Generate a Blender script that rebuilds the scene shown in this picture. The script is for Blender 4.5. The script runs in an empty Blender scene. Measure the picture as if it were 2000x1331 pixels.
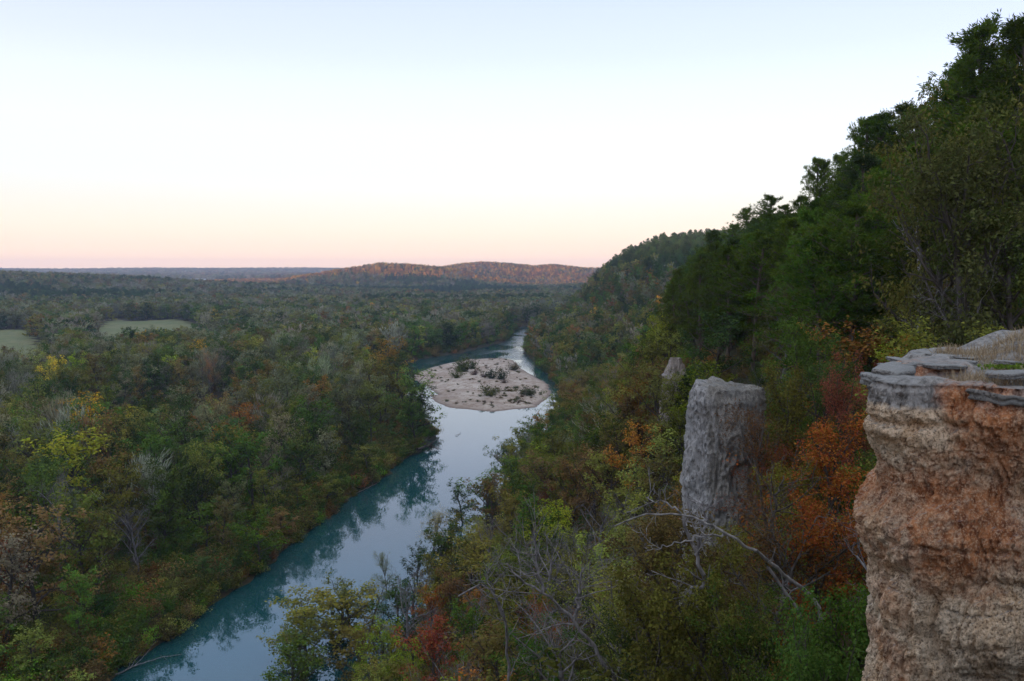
import bpy, math, random
import numpy as np
from mathutils import Vector, Matrix

sc = bpy.context.scene
R = math.radians

# ----------------------------------------------------------------- camera
FOCAL = 1570.0            # pixels of the 2000-wide photograph
PITCH = R(4.75)
EYE = 50.0                # metres above the river
cam = bpy.data.cameras.new("camera")
cam.sensor_width = 36.0
cam.lens = 36.0 * FOCAL / 2000.0
cam.clip_start, cam.clip_end = 0.2, 40000.0
cam_ob = bpy.data.objects.new("camera", cam)
cam_ob.location = (0, 0, EYE)
cam_ob.rotation_euler = (math.pi / 2 - PITCH, 0, 0)
sc.collection.objects.link(cam_ob)
sc.camera = cam_ob

# ----------------------------------------------------------------- sky and sun
SUN_EL, SUN_AZ = R(1.6), R(200)     # azimuth clockwise from +Y: low behind the viewer
world = bpy.data.worlds.new("World")
sc.world = world
world.use_nodes = True
wn, wl = world.node_tree.nodes, world.node_tree.links
bg = wn["Background"]
sky = wn.new("ShaderNodeTexSky")
sky.sky_type = 'NISHITA'
sky.sun_disc = False
sky.sun_elevation = SUN_EL
sky.sun_rotation = SUN_AZ
sky.dust_density = 1.0
sky.ozone_density = 3.0
geo = wn.new("ShaderNodeTexCoord")
sep = wn.new("ShaderNodeSeparateXYZ")
wl.new(geo.outputs['Generated'], sep.inputs[0])
ramp = wn.new("ShaderNodeValToRGB")
wl.new(sep.outputs['Z'], ramp.inputs[0])
els = ramp.color_ramp.elements
stops = [(0.000, (1.72, 1.16, 0.80)), (0.012, (1.62, 1.12, 0.80)), (0.036, (1.22, 0.98, 0.80)), (0.083, (0.99, 0.92, 0.85)),
         (0.12, (0.95, 0.92, 0.92)), (0.17, (0.95, 0.94, 1.02)), (0.215, (0.89, 0.90, 1.05)), (0.254, (0.79, 0.81, 1.00)), (0.307, (0.71, 0.74, 0.95)),
         (0.42, (0.60, 0.80, 1.22)), (0.6, (0.80, 0.92, 1.12)), (1.0, (1.02, 1.00, 0.96))]
els[0].position, els[0].color = stops[0][0], (*stops[0][1], 1)
els[1].position, els[1].color = stops[-1][0], (*stops[-1][1], 1)
for p, c in stops[1:-1]:
    e = els.new(p)
    e.color = (*c, 1)
# twilight gradient (scaled to the sky texture's physical units) added to the Nishita glow
sc_ = wn.new("ShaderNodeVectorMath"); sc_.operation = 'SCALE'; sc_.inputs['Scale'].default_value = 10.0
wl.new(ramp.outputs[0], sc_.inputs[0])
nsc = wn.new("ShaderNodeVectorMath"); nsc.operation = 'SCALE'; nsc.inputs['Scale'].default_value = 2.2
wl.new(sky.outputs[0], nsc.inputs[0])
add = wn.new("ShaderNodeVectorMath"); add.operation = 'ADD'
wl.new(sc_.outputs[0], add.inputs[0])
wl.new(nsc.outputs[0], add.inputs[1])
wl.new(add.outputs[0], bg.inputs[0])
bg.inputs[1].default_value = 0.1

sun = bpy.data.lights.new("sun", 'SUN')
sun.energy = 5.0
sun.color = (1.0, 0.60, 0.36)
sun.angle = R(0.5)
sun_ob = bpy.data.objects.new("sun", sun)
d = Vector((math.sin(SUN_AZ) * math.cos(SUN_EL), math.cos(SUN_AZ) * math.cos(SUN_EL), math.sin(SUN_EL)))
sun_ob.rotation_euler = d.to_track_quat('Z', 'Y').to_euler()
sun_ob.location = (0, -20, 90)
sc.collection.objects.link(sun_ob)

sc.view_settings.view_transform = 'Standard'
sc.view_settings.look = 'None'
sc.view_settings.exposure = 0.0
sc.view_settings.gamma = 1.0
sc.view_settings.use_curve_mapping = False

cy = sc.cycles
cy.use_denoising = True
try:
    cy.denoiser = 'OPENIMAGEDENOISE'
    cy.denoising_input_passes = 'RGB_ALBEDO_NORMAL'
except Exception:
    pass
cy.max_bounces = 5
cy.diffuse_bounces = 3
cy.glossy_bounces = 2
cy.transmission_bounces = 2
cy.transparent_max_bounces = 4
cy.volume_bounces = 0
cy.use_adaptive_sampling = True
cy.adaptive_threshold = 0.02
cy.sample_clamp_indirect = 4.0
cy.caustics_reflective = cy.caustics_refractive = False
sc.render.use_persistent_data = False

# ----------------------------------------------------------------- noise in numpy
def _hash(ix, iy, iz, seed):
    h = (ix.astype(np.int64) * 374761393 + iy.astype(np.int64) * 668265263 + iz.astype(np.int64) * 2147483647 + seed * 1274126177) & 0xffffffff
    h = ((h ^ (h >> 13)) * 1274126177) & 0xffffffff
    h = ((h ^ (h >> 16)) * 2246822519) & 0xffffffff
    return ((h ^ (h >> 15)) & 0xffffff) / float(0xffffff)

def vnoise(x, y, z=0.0, seed=0):
    x, y, z = np.broadcast_arrays(np.asarray(x, float), np.asarray(y, float), np.asarray(z, float))
    ix, iy, iz = np.floor(x), np.floor(y), np.floor(z)
    fx, fy, fz = x - ix, y - iy, z - iz
    sx, sy, sz = [f * f * f * (f * (f * 6 - 15) + 10) for f in (fx, fy, fz)]
    out = 0
    for a in (0, 1):
        wx = sx if a else 1 - sx
        for b in (0, 1):
            wy = sy if b else 1 - sy
            for c in (0, 1):
                wz = sz if c else 1 - sz
                out = out + wx * wy * wz * _hash(ix + a, iy + b, iz + c, seed)
    return out * 2 - 1

def fbm(x, y, z=0.0, seed=0, octaves=4, gain=0.5):
    s, a, f, n = 0, 1.0, 1.0, 0
    for k in range(octaves):
        s = s + a * vnoise(np.asarray(x) * f + 17.3 * k, np.asarray(y) * f + 9.1 * k, np.asarray(z) * f + 5.7 * k, seed + k)
        n += a
        a *= gain
        f *= 2.03
    return s / n

# ----------------------------------------------------------------- terrain
_LB = np.array([(-400, -170), (-150, -110), (0, -67), (95, -50), (121, -44.6), (141, -40.5), (182, -35), (225, -26), (245, -25), (265, -30), (295, -36), (340, -56),
                (382, -67), (430, -66), (461, -58), (507, -32), (592, -6), (650, -1), (700, 1), (760, 8), (860, 40), (1000, 90)], float)
_RB = np.array([(-400, -130), (-150, -75), (0, -36), (50, -27), (80, -20), (125, -11), (180, -3), (212, 5), (295, 19), (331, 23), (400, 17), (503, 8),
                (592, 11), (650, 15), (700, 18), (760, 27), (860, 62), (1000, 110)], float)
_FOOT = np.array([(-400, -125), (-150, -75), (0, -36), (50, -27), (80, -20), (125, -11), (180, -3), (212, 5), (295, 19), (331, 25), (400, 21), (503, 11),
                  (592, 12), (700, 18), (850, 45), (1100, 130), (1500, 330), (2500, 640), (4000, 900)], float)
_PROF = [
    (-400, [(0, 0), (10, 8), (30, 30), (60, 50), (120, 66), (300, 80)]),
    (0,   [(0, 0), (8, 10), (18, 24), (28, 38), (33.5, 48.4), (42, 48.4), (60, 53), (120, 70), (260, 84)]),
    (20,  [(0, 0), (8, 7), (20, 17), (32, 29), (38, 35), (44, 37), (52, 40), (60, 44), (75, 51), (120, 66), (260, 82)]),
    (38,  [(0, 0), (8, 6), (20, 14), (32, 24), (38, 32), (43, 37.5), (52, 41), (60, 45), (72, 50), (90, 57), (140, 68), (260, 80)]),
    (60,  [(0, 0), (8, 5), (20, 11), (32, 17), (40, 25), (47, 33), (56, 42), (70, 50), (90, 57), (140, 68), (260, 80)]),
    (130, [(0, 0), (8, 4), (20, 11), (28, 19), (36, 32), (44, 42), (55, 49), (70, 54), (100, 58), (150, 64), (260, 76)]),
    (250, [(0, 0), (10, 3), (25, 10), (38, 24), (48, 42), (60, 47), (90, 52), (150, 60), (300, 70)]),
    (350, [(0, 0), (15, 3), (30, 8), (50, 24), (80, 42), (120, 52), (180, 60), (320, 70)]),
    (500, [(0, 0), (20, 4), (60, 18), (100, 35), (150, 52), (220, 62), (320, 72)]),
    (650, [(0, 0), (20, 5), (50, 24), (90, 50), (140, 64), (220, 72), (320, 78)]),
    (850, [(0, 0), (20, 7), (45, 42), (75, 64), (110, 76), (160, 81), (230, 85), (320, 86)]),
    (1150, [(0, 0), (50, 9), (120, 28), (200, 44), (320, 60)]),
    (2500, [(0, 0), (80, 9), (200, 24), (400, 40)]),
]
def LB(Y): return np.interp(Y, _LB[:, 0], _LB[:, 1])
def RB(Y): return np.interp(Y, _RB[:, 0], _RB[:, 1])

def smooth(t):
    t = np.clip(t, 0, 1)
    return t * t * (3 - 2 * t)

def hillz(u, Y):
    ys = [p[0] for p in _PROF]
    z = np.zeros_like(u)
    prof = [np.interp(u, [q[0] for q in p[1]], [q[1] for q in p[1]]) for p in _PROF]
    Yc = np.clip(Y, ys[0], ys[-1])
    for i in range(len(ys) - 1):
        m = (Yc >= ys[i]) & (Yc <= ys[i + 1])
        t = smooth((Yc - ys[i]) / (ys[i + 1] - ys[i]))
        z = np.where(m, prof[i] * (1 - t) + prof[i + 1] * t, z)
    return z

def bump(X, Y, cx, cy_, sx, sy, h, rot=0.0):
    c, s = math.cos(rot), math.sin(rot)
    dx, dy = X - cx, Y - cy_
    a = (dx * c + dy * s) / sx
    b = (-dx * s + dy * c) / sy
    return h * np.exp(-(a * a + b * b))

def _ridge(yc, pts):
    c_, s_ = math.cos(PITCH), math.sin(PITCH)
    a, z = [], []
    for px, py in pts:
        b_ = -(py - 665.5) / FOCAL
        a.append((px - 1000) / FOCAL * 1000 / (c_ + b_ * s_)); z.append(max(1.0, EYE + (-s_ + b_ * c_) / (c_ + b_ * s_) * yc - 13.0))
    return np.array(a), np.array(z)
RIDGE_A = _ridge(2300, [(540, 550), (575, 541), (620, 533), (680, 523), (740, 514), (800, 516), (850, 520), (900, 528), (960, 541), (1040, 556)])
RIDGE_B = _ridge(2850, [(760, 545), (820, 530), (880, 517), (940, 511), (1000, 514), (1040, 519), (1080, 516), (1140, 522), (1300, 527), (1400, 540)])

def ground(X, Y):
    X = np.asarray(X, float); Y = np.asarray(Y, float)
    X, Y = np.broadcast_arrays(X, Y)
    wob = 1.6 * vnoise(Y / 9.0, 3.3, 0, 5) + 0.8 * vnoise(Y / 3.1, X * 0 + 8.1, 0, 6)
    river = smooth((1000 - Y) / 120.0)
    lb, rb = LB(Y) + wob, RB(Y) - wob
    foot = np.interp(Y, _FOOT[:, 0], _FOOT[:, 1])
    dist = np.hypot(X, Y)
    plain = 2.4 + 0.8 * fbm(X / 60, Y / 60, 0, 11, 3)
    plain = plain + bump(X, Y, -1050, 1500, 420, 330, 36) + bump(X, Y, -700, 1650, 300, 200, 8)
    # low ridges of autumn-coloured hills on the horizon
    ang = X / np.maximum(Y, 1.0)
    for yc, sy, tab in ((2300, 230, RIDGE_A), (2850, 300, RIDGE_B)):
        zc = np.interp(ang * 1000, tab[0], tab[1]) + 2.0 * vnoise(X / 45, 0.5, 0, 21)
        t_ = (Y - yc - 60 * vnoise(X / 260, 7.7, 0, 23)) / sy
        spur = 1 + .22 * vnoise(X / 170, Y / 400, 0, 25) * np.abs(np.clip(t_, -1, 1))
        plain = np.maximum(plain, 2.4 + (zc - 2.4) * np.exp(-t_ * t_ * spur) * (Y > 100))
    plain = plain + bump(X, Y, 330, 1900, 200, 260, 16)
    far = smooth((dist - 3600) / 1400.0)
    plain = plain + far * (14 + 14 * fbm(X / 900, Y / 900, 0, 31, 3)) + smooth((dist - 5000) / 900.0) * (30 + 14 * fbm(X / 1300, Y / 1300, 0, 33, 3))
    # unseen upland added behind the viewer to shade the valley from the low sun
    plain = plain + smooth((-Y - 700) / 900.0) * 132
    u = X - foot
    hill = hillz(np.maximum(u, 0), Y)
    hill = hill * (1 + 0.0 * X) + smooth(hill / 15) * (1.3 * fbm(X / 14, Y / 14, 0, 41, 3) + smooth((Y - 300) / 200) * 3.0 * fbm(X / 60, Y / 60, 0, 43, 3)) * smooth((np.hypot(X, Y) - 6) / 15)
    z = np.where(u > 0, np.maximum(hill, plain * smooth((u - 30) / 60.0) * (Y > 900)), plain)
    # river channel
    dl, dr = X - lb, rb - X
    inside = (dl > 0) & (dr > 0)
    dd = np.minimum(dl, dr)
    chan = -np.minimum(1.6, np.maximum(dd, 0) * 0.5)
    bankl = np.where((dl <= 0), np.minimum(plain, -dl * 0.75 + 0.02), z)
    z = np.where((dl <= 0), z + (np.minimum(plain, bankl) - z) * river, z)
    z = np.where(inside, z + (chan - z) * river, z)
    z = np.where((dr <= 0) & (u < 12) & (Y < 1000), np.minimum(np.maximum(z, -dr * 0.3), -dr * 0.9 + 0.02), z)
    return z

def project(X, Y, Z):
    c, s = math.cos(PITCH), math.sin(PITCH)
    f = Y * c - (Z - EYE) * s
    up = Y * s + (Z - EYE) * c
    return 1000 + FOCAL * X / f, 665.5 - FOCAL * up / f, f

def ray(px, py):
    c, s = math.cos(PITCH), math.sin(PITCH)
    a, b = (px - 1000) / FOCAL, -(py - 665.5) / FOCAL
    v = np.array([a, c + b * s, -s + b * c])
    return v / v[1]

def hit_height(px, py, h, ymin=15, ymax=3000):
    """first place along the sight line where it is h metres above the ground"""
    v = ray(px, py)
    ys = np.geomspace(ymin, ymax, 1500)
    gap = EYE + v[2] * ys - ground(v[0] * ys, ys) - h
    k = np.argmax(gap <= 0) if (gap <= 0).any() else len(ys) - 1
    return v[0] * ys[k], ys[k]

def P3_(px, py, Y):
    v = ray(px, py)
    return np.array([v[0] * Y, Y, EYE + v[2] * Y])

# ----------------------------------------------------------------- materials
def new_mat(name):
    m = bpy.data.materials.new(name)
    m.use_nodes = True
    return m, m.node_tree.nodes, m.node_tree.links

def N(nodes, kind, **kw):
    n = nodes.new(kind)
    for k, v in kw.items():
        setattr(n, k, v)
    return n

def mixc(nodes, links, fac, a, b, blend='MIX'):
    n = nodes.new("ShaderNodeMix")
    n.data_type = 'RGBA'; n.blend_type = blend
    for sock, v in ((n.inputs[0], fac), (n.inputs[6], a), (n.inputs[7], b)):
        if hasattr(v, 'is_output') or isinstance(v, bpy.types.NodeSocket):
            links.new(v, sock)
        else:
            sock.default_value = v if not isinstance(v, tuple) else (*v, 1)
    return n.outputs[2]

def mapr(nodes, links, v, a, b, c=0.0, d_=1.0):
    n = nodes.new("ShaderNodeMapRange")
    links.new(v, n.inputs[0])
    for i, x in enumerate((a, b, c, d_)):
        n.inputs[i + 1].default_value = x
    return n.outputs[0]

def noise_node(nodes, links, vec, scale, detail=5, rough=0.55, dist=0.0):
    n = nodes.new("ShaderNodeTexNoise")
    n.inputs['Scale'].default_value = scale
    n.inputs['Detail'].default_value = detail
    n.inputs['Roughness'].default_value = rough
    n.inputs['Distortion'].default_value = dist
    if vec is not None:
        links.new(vec, n.inputs['Vector'])
    return n.outputs['Fac']

def foliage_mat(name, instanced, transl=0.35, lo=0.62, hi=1.4):
    m, n, l = new_mat(name)
    n.remove(n["Principled BSDF"])
    out = n["Material Output"]
    if instanced:
        a = N(n, "ShaderNodeAttribute", attribute_type='INSTANCER', attribute_name='tcol')
        base = a.outputs['Color']
    else:
        a = N(n, "ShaderNodeObjectInfo")
        base = a.outputs['Color']
    g = n.new("ShaderNodeNewGeometry")
    rnd = g.outputs['Random Per Island']
    hsv = n.new("ShaderNodeHueSaturation")
    l.new(base, hsv.inputs['Color'])
    l.new(mapr(n, l, rnd, 0, 1, 0.48, 0.525), hsv.inputs['Hue'])
    m2 = n.new("ShaderNodeMath"); m2.operation = 'MULTIPLY'; l.new(rnd, m2.inputs[0]); m2.inputs[1].default_value = 7.31
    m3 = n.new("ShaderNodeMath"); m3.operation = 'FRACT'; l.new(m2.outputs[0], m3.inputs[0])
    l.new(mapr(n, l, m3.outputs[0], 0, 1, lo, hi), hsv.inputs['Value'])
    dif = n.new("ShaderNodeBsdfDiffuse"); tr = n.new("ShaderNodeBsdfTranslucent"); mx = n.new("ShaderNodeMixShader")
    l.new(hsv.outputs[0], dif.inputs[0]); l.new(hsv.outputs[0], tr.inputs[0])
    mx.inputs[0].default_value = transl
    l.new(dif.outputs[0], mx.inputs[1]); l.new(tr.outputs[0], mx.inputs[2])
    l.new(mx.outputs[0], out.inputs[0])
    return m

MAT_LEAF = foliage_mat("autumn_foliage", False)
MAT_LEAF_I = foliage_mat("wood_foliage", True, 0.25, .78, 1.22)
MAT_LEAF_M = foliage_mat("wooded_plain_foliage", False, 0.25, .75, 1.25)

def bark_mat(name, ca, cb, scale=6):
    m, n, l = new_mat(name)
    tc = n.new("ShaderNodeTexCoord")
    mp = n.new("ShaderNodeMapping"); mp.inputs['Scale'].default_value = (1, 1, 0.25)
    l.new(tc.outputs['Object'], mp.inputs[0])
    f = noise_node(n, l, mp.outputs[0], scale, 4)
    c = mixc(n, l, mapr(n, l, f, 0.3, 0.7), ca, cb)
    p = n["Principled BSDF"]
    l.new(c, p.inputs['Base Color']); p.inputs['Roughness'].default_value = 0.95
    p.inputs['Specular IOR Level'].default_value = 0.1
    return m
MAT_BARK = bark_mat("dark_bark", (0.045, 0.036, 0.03), (0.11, 0.095, 0.08))
MAT_PALE = bark_mat("pale_bark", (0.085, 0.075, 0.068), (0.20, 0.185, 0.17))
MAT_DEAD = bark_mat("weathered_wood", (0.085, 0.075, 0.072), (0.26, 0.24, 0.235))
MAT_LOG = bark_mat("bleached_wood", (0.09, 0.082, 0.076), (0.30, 0.28, 0.265))
MAT_PINEBARK = bark_mat("pine_bark", (0.06, 0.045, 0.035), (0.17, 0.13, 0.10))

def simple_ground(name, cols, scale, rough=0.95, bumpd=0.3, bscale=3.0):
    m, n, l = new_mat(name)
    tc = n.new("ShaderNodeTexCoord")
    f = noise_node(n, l, tc.outputs['Object'], scale, 6)
    f2 = noise_node(n, l, tc.outputs['Object'], scale * 9, 4)
    c = mixc(n, l, mapr(n, l, f, 0.35, 0.65), cols[0], cols[1])
    c = mixc(n, l, mapr(n, l, f2, 0.45, 0.7), c, cols[2])
    p = n["Principled BSDF"]
    l.new(c, p.inputs['Base Color']); p.inputs['Roughness'].default_value = rough
    p.inputs['Specular IOR Level'].default_value = 0.1
    b = n.new("ShaderNodeBump"); b.inputs['Strength'].default_value = 0.6; b.inputs['Distance'].default_value = bumpd
    l.new(noise_node(n, l, tc.outputs['Object'], bscale, 6), b.inputs['Height'])
    l.new(b.outputs[0], p.inputs['Normal'])
    return m
MAT_GROUND = simple_ground("leaf_litter_ground", ((0.05, 0.045, 0.025), (0.075, 0.05, 0.03), (0.04, 0.05, 0.02)), 0.08)
MAT_MEADOW = simple_ground("meadow_grass", ((0.14, 0.16, 0.07), (0.19, 0.18, 0.09), (0.10, 0.13, 0.05)), 0.02, bscale=1.0)
MAT_TANFIELD = simple_ground("dry_field", ((0.42, 0.33, 0.19), (0.36, 0.29, 0.17), (0.30, 0.26, 0.15)), 0.02, bscale=1.0)
MAT_GRASS = simple_ground("green_pasture", ((0.09, 0.15, 0.04), (0.07, 0.12, 0.035), (0.12, 0.15, 0.05)), 0.05, bscale=1.0)

# ----------------------------------------------------------------- mesh helpers
def mesh_np(name, verts, faces, mats, smooth_=False, mat_idx=None):
    """faces: int array (n,4) or (n,3)"""
    me = bpy.data.meshes.new(name)
    verts = np.asarray(verts, np.float32).reshape(-1, 3)
    faces = np.asarray(faces, np.int32)
    k = faces.shape[1]
    me.vertices.add(len(verts)); me.vertices.foreach_set("co", verts.ravel())
    me.loops.add(faces.size); me.loops.foreach_set("vertex_index", faces.ravel())
    me.polygons.add(len(faces))
    me.polygons.foreach_set("loop_start", np.arange(0, faces.size, k, dtype=np.int32))
    for m in mats:
        me.materials.append(m)
    if mat_idx is not None:
        me.polygons.foreach_set("material_index", np.asarray(mat_idx, np.int32))
    me.update(calc_edges=True)
    if smooth_:
        me.polygons.foreach_set("use_smooth", np.ones(len(faces), bool))
    return me

def link(name, me, parent=None, **props):
    o = bpy.data.objects.new(name, me)
    sc.collection.objects.link(o)
    if parent is not None:
        o.parent = parent
    for k, v in props.items():
        o[k] = v
    return o

def thing(name, label, category, loc=(0, 0, 0), rz=0.0, group=None, scale=1.0):
    o = bpy.data.objects.new(name, None)
    o.empty_display_size = 0.3
    sc.collection.objects.link(o)
    o.location = loc; o.rotation_euler = (0, 0, rz)
    o.scale = (scale,) * 3 if not isinstance(scale, tuple) else scale
    o['label'] = label; o['category'] = category
    if group: o['group'] = group
    return o

def grid_faces(nr, nc, wrap=False):
    c = nc if wrap else nc - 1
    i, j = np.meshgrid(np.arange(nr - 1), np.arange(c), indexing='ij')
    j2 = (j + 1) % nc
    return np.stack([i * nc + j, i * nc + j2, (i + 1) * nc + j2, (i + 1) * nc + j], -1).reshape(-1, 4)

# ----------------------------------------------------------------- terrain sheet
rr = np.concatenate([[0.4, 0.9, 1.5], np.geomspace(2.0, 90, 170), np.geomspace(91, 1000, 300), np.geomspace(1010, 7600, 170)])
th = np.concatenate([np.linspace(-180, -52, 50, endpoint=False), np.linspace(-52, 52, 440, endpoint=False), np.linspace(52, 180, 50, endpoint=False)])
RRg, THg = np.meshgrid(rr, np.radians(th), indexing='ij')
TX, TY = RRg * np.sin(THg), RRg * np.cos(THg)
TZ = ground(TX, TY)
near_flat = np.hypot(TX, TY) < 2.2
TZ = np.where(near_flat, 48.35, TZ)
tm = mesh_np("hills_and_valley_floor", np.stack([TX, TY, TZ], -1), grid_faces(len(rr), len(th), True)[:, ::-1], [MAT_GROUND], True)
link("terrain", tm, kind='structure')

# ----------------------------------------------------------------- river
m, n, l = new_mat("river_water")
p = n["Principled BSDF"]
p.inputs['Base Color'].default_value = (0.011, 0.060, 0.066, 1)
p.inputs['Roughness'].default_value = 0.03
p.inputs['IOR'].default_value = 1.8
tc = n.new("ShaderNodeTexCoord")
mp = n.new("ShaderNodeMapping"); mp.inputs['Scale'].default_value = (1, 0.6, 1)
l.new(tc.outputs['Object'], mp.inputs[0])
f1 = noise_node(n, l, mp.outputs[0], 0.9, 3, 0.5, 0.4)
big = noise_node(n, l, mp.outputs[0], 0.03, 3)
b = n.new("ShaderNodeBump"); b.inputs['Distance'].default_value = 0.02
sw = n.new("ShaderNodeSeparateXYZ"); l.new(tc.outputs['Object'], sw.inputs[0])
rif = mapr(n, l, sw.outputs['Y'], 400, 450, 0, 1)      # riffles beside and above the gravel bar
rn = noise_node(n, l, mp.outputs[0], 0.06, 3)
rm = n.new("ShaderNodeMath"); rm.operation = 'MULTIPLY'; l.new(rif, rm.inputs[0]); l.new(mapr(n, l, rn, 0.42, 0.55, 0, 1), rm.inputs[1])
b2 = n.new("ShaderNodeBump"); b2.inputs['Distance'].default_value = 0.35; l.new(rm.outputs[0], b2.inputs['Strength'])
l.new(noise_node(n, l, mp.outputs[0], 0.7, 3, 0.6), b2.inputs['Height']); l.new(b2.outputs[0], b.inputs['Normal'])
l.new(mapr(n, l, big, 0.4, 0.7, 0.12, 0.7), b.inputs['Strength'])
l.new(f1, b.inputs['Height']); l.new(b.outputs[0], p.inputs['Normal'])
MAT_WATER = m
ys = np.concatenate([np.arange(-300, 0, 20), np.arange(0, 1010, 5)])
rows = []
for y in ys:
    a, b_ = float(LB(y)) - 5, float(RB(y)) + 5
    rows.append([(a + (b_ - a) * k / 12, y, 0.0) for k in range(13)])
wm = mesh_np("river", np.array(rows), grid_faces(len(ys), 13), [MAT_WATER], True)
link("river", wm, kind='structure')

# ----------------------------------------------------------------- gravel bar
def at0(px, py, z=0.0):
    v = ray(px, py); t = (z - EYE) / v[2]
    return v[0] * t, t
bar_px = [(813, 737), (830, 727), (855, 718), (885, 710), (920, 703), (960, 701), (995, 700), (1015, 704), (1030, 720), (1055, 735), (1082, 750), (1088, 772),
          (1060, 795), (1010, 800), (975, 804), (930, 800), (890, 796), (858, 783), (852, 770), (868, 772), (850, 757), (830, 746)]
bar = np.array([at0(q[0] - 12, q[1], 0.1) for q in bar_px])
def poly_sd(P, X, Y):
    dmin = np.full(X.shape, 1e9); ins = np.zeros(X.shape, bool)
    for i in range(len(P)):
        a, b = P[i], P[(i + 1) % len(P)]
        e = b - a
        t = np.clip(((X - a[0]) * e[0] + (Y - a[1]) * e[1]) / (e @ e), 0, 1)
        dmin = np.minimum(dmin, np.hypot(X - a[0] - t * e[0], Y - a[1] - t * e[1]))
        c = (a[1] > Y) != (b[1] > Y)
        ins ^= c & (X < (b[0] - a[0]) * (Y - a[1]) / (b[1] - a[1] + 1e-12) + a[0])
    return np.where(ins, dmin, -dmin)
gx, gy = np.meshgrid(np.linspace(bar[:, 0].min() - 4, bar[:, 0].max() + 4, 190), np.linspace(bar[:, 1].min() - 6, bar[:, 1].max() + 6, 330), indexing='xy')
sd = poly_sd(bar, gx, gy)
def bar_z(X, Y, sd):
    n1 = fbm(X / 9, Y / 9, 0, 51, 4)
    z = np.where(sd > 0, 1.1 * (1 - np.exp(-sd / 6.0)), sd * 0.15)
    z = z + smooth(sd / 8) * (0.45 * n1 + 0.9 * np.maximum(0, vnoise(X / 17, Y / 17, 0, 55)) + 0.12 * fbm(X / 1.8, Y / 1.8, 0, 57, 2))
    return z + 0.12 * fbm(X / 4, Y / 4, 0, 52, 2)
gz = np.maximum(bar_z(gx, gy, sd), -1.2)
m, n, l = new_mat("pale_river_gravel")
tc = n.new("ShaderNodeTexCoord")
f = noise_node(n, l, tc.outputs['Object'], 0.09, 6, 0.6, 0.6)
f2 = noise_node(n, l, tc.outputs['Object'], 0.5, 6, 0.7)
f3 = noise_node(n, l, tc.outputs['Object'], 6.0, 3, 0.7)
c = mixc(n, l, mapr(n, l, f, 0.38, 0.6), (0.46, 0.385, 0.315), (0.33, 0.255, 0.205))
c = mixc(n, l, mapr(n, l, f2, 0.50, 0.62), c, (0.19, 0.125, 0.08))
fb = noise_node(n, l, tc.outputs['Object'], 0.045, 4, 0.6, 1.5)
c = mixc(n, l, mapr(n, l, fb, 0.50, 0.62, 0, .75), c, (0.24, 0.17, 0.12))
c = mixc(n, l, mapr(n, l, f3, 0.5, 0.75, 0, .4), c, (0.50, 0.41, 0.34))
sz = n.new("ShaderNodeSeparateXYZ"); l.new(tc.outputs['Object'], sz.inputs[0])
c = mixc(n, l, mapr(n, l, sz.outputs['Z'], 0.02, 0.4, 1, 0), c, (0.16, 0.11, 0.085))
p = n["Principled BSDF"]; l.new(c, p.inputs['Base Color']); p.inputs['Roughness'].default_value = 0.9
b = n.new("ShaderNodeBump"); b.inputs['Distance'].default_value = 0.1; l.new(f2, b.inputs['Height']); l.new(b.outputs[0], p.inputs['Normal'])
MAT_GRAVEL = m
link("gravel_bar", mesh_np("gravel_bar", np.stack([gx, gy, gz], -1), grid_faces(330, 190), [MAT_GRAVEL], True), kind='structure')

# ----------------------------------------------------------------- meadows
def sheet(name, poly, mat, lift, step):
    poly = np.array(poly, float)
    x0, y0 = poly.min(0); x1, y1 = poly.max(0)
    nx, ny = int((x1 - x0) / step) + 2, int((y1 - y0) / step) + 2
    X, Y = np.meshgrid(np.linspace(x0, x1, nx), np.linspace(y0, y1, ny), indexing='xy')
    s = poly_sd(poly, X, Y)
    f = grid_faces(ny, nx)
    f = f[(s.ravel()[f] > -step * 0.3).all(1)]
    Z = ground(X, Y) + lift
    return link(name, mesh_np(name, np.stack([X, Y, Z], -1), f, [mat], True), kind='structure')
def wp(px, py, z=3.0):
    return at0(px, py, z)
MEADOWS = {
    'far': [(-.545 * 430, 430), (-.50 * 440, 440), (-.44 * 480, 480), (-.36 * 500, 500), (-.355 * 640, 640), (-.385 * 720, 720), (-.41 * 845, 845), (-.47 * 800, 800), (-.50 * 850, 850), (-.54 * 640, 640)],
    'left': [(-.78 * 335, 335), (-.60 * 340, 340), (-.57 * 400, 400), (-.585 * 560, 560), (-.60 * 690, 690), (-.78 * 640, 640)],
    'near': [(-125, 290), (-96, 285), (-84, 262), (-78, 232), (-96, 214), (-122, 225), (-128, 262)],
    'mid': [(-108, 350), (-92, 352), (-84, 335), (-84, 322), (-104, 318)],
    'barnyard': [(-1260, 2700), (-1020, 2700), (-1080, 3060), (-1320, 3060)],
    'tan': [wp(800, 578, 6), wp(850, 573, 6), wp(960, 573, 6), wp(935, 578, 6), wp(880, 585, 6)],
}
sheet("far_meadow", MEADOWS['far'], MAT_MEADOW, 0.4, 12)
sheet("left_meadow", MEADOWS['left'], MAT_MEADOW, 0.4, 10)
sheet("green_pasture", MEADOWS['near'], MAT_GRASS, 0.3, 3)
sheet("small_clearing", MEADOWS['mid'], MAT_GRASS, 0.3, 3)
sheet("dry_field", MEADOWS['tan'], MAT_TANFIELD, 1.0, 20)
def clear_of_fields(X, Y, margin=1.0):
    rag = 15 * fbm(X / 26, Y / 26, 0, 63, 2) + 4
    ok = np.ones(X.shape, bool)
    for k, P in MEADOWS.items():
        ok &= poly_sd(np.array(P, float), X, Y) < -margin + (rag if k in ('far', 'left') else 0)
    return ok & (poly_sd(bar, X, Y) < -1.0)

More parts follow.
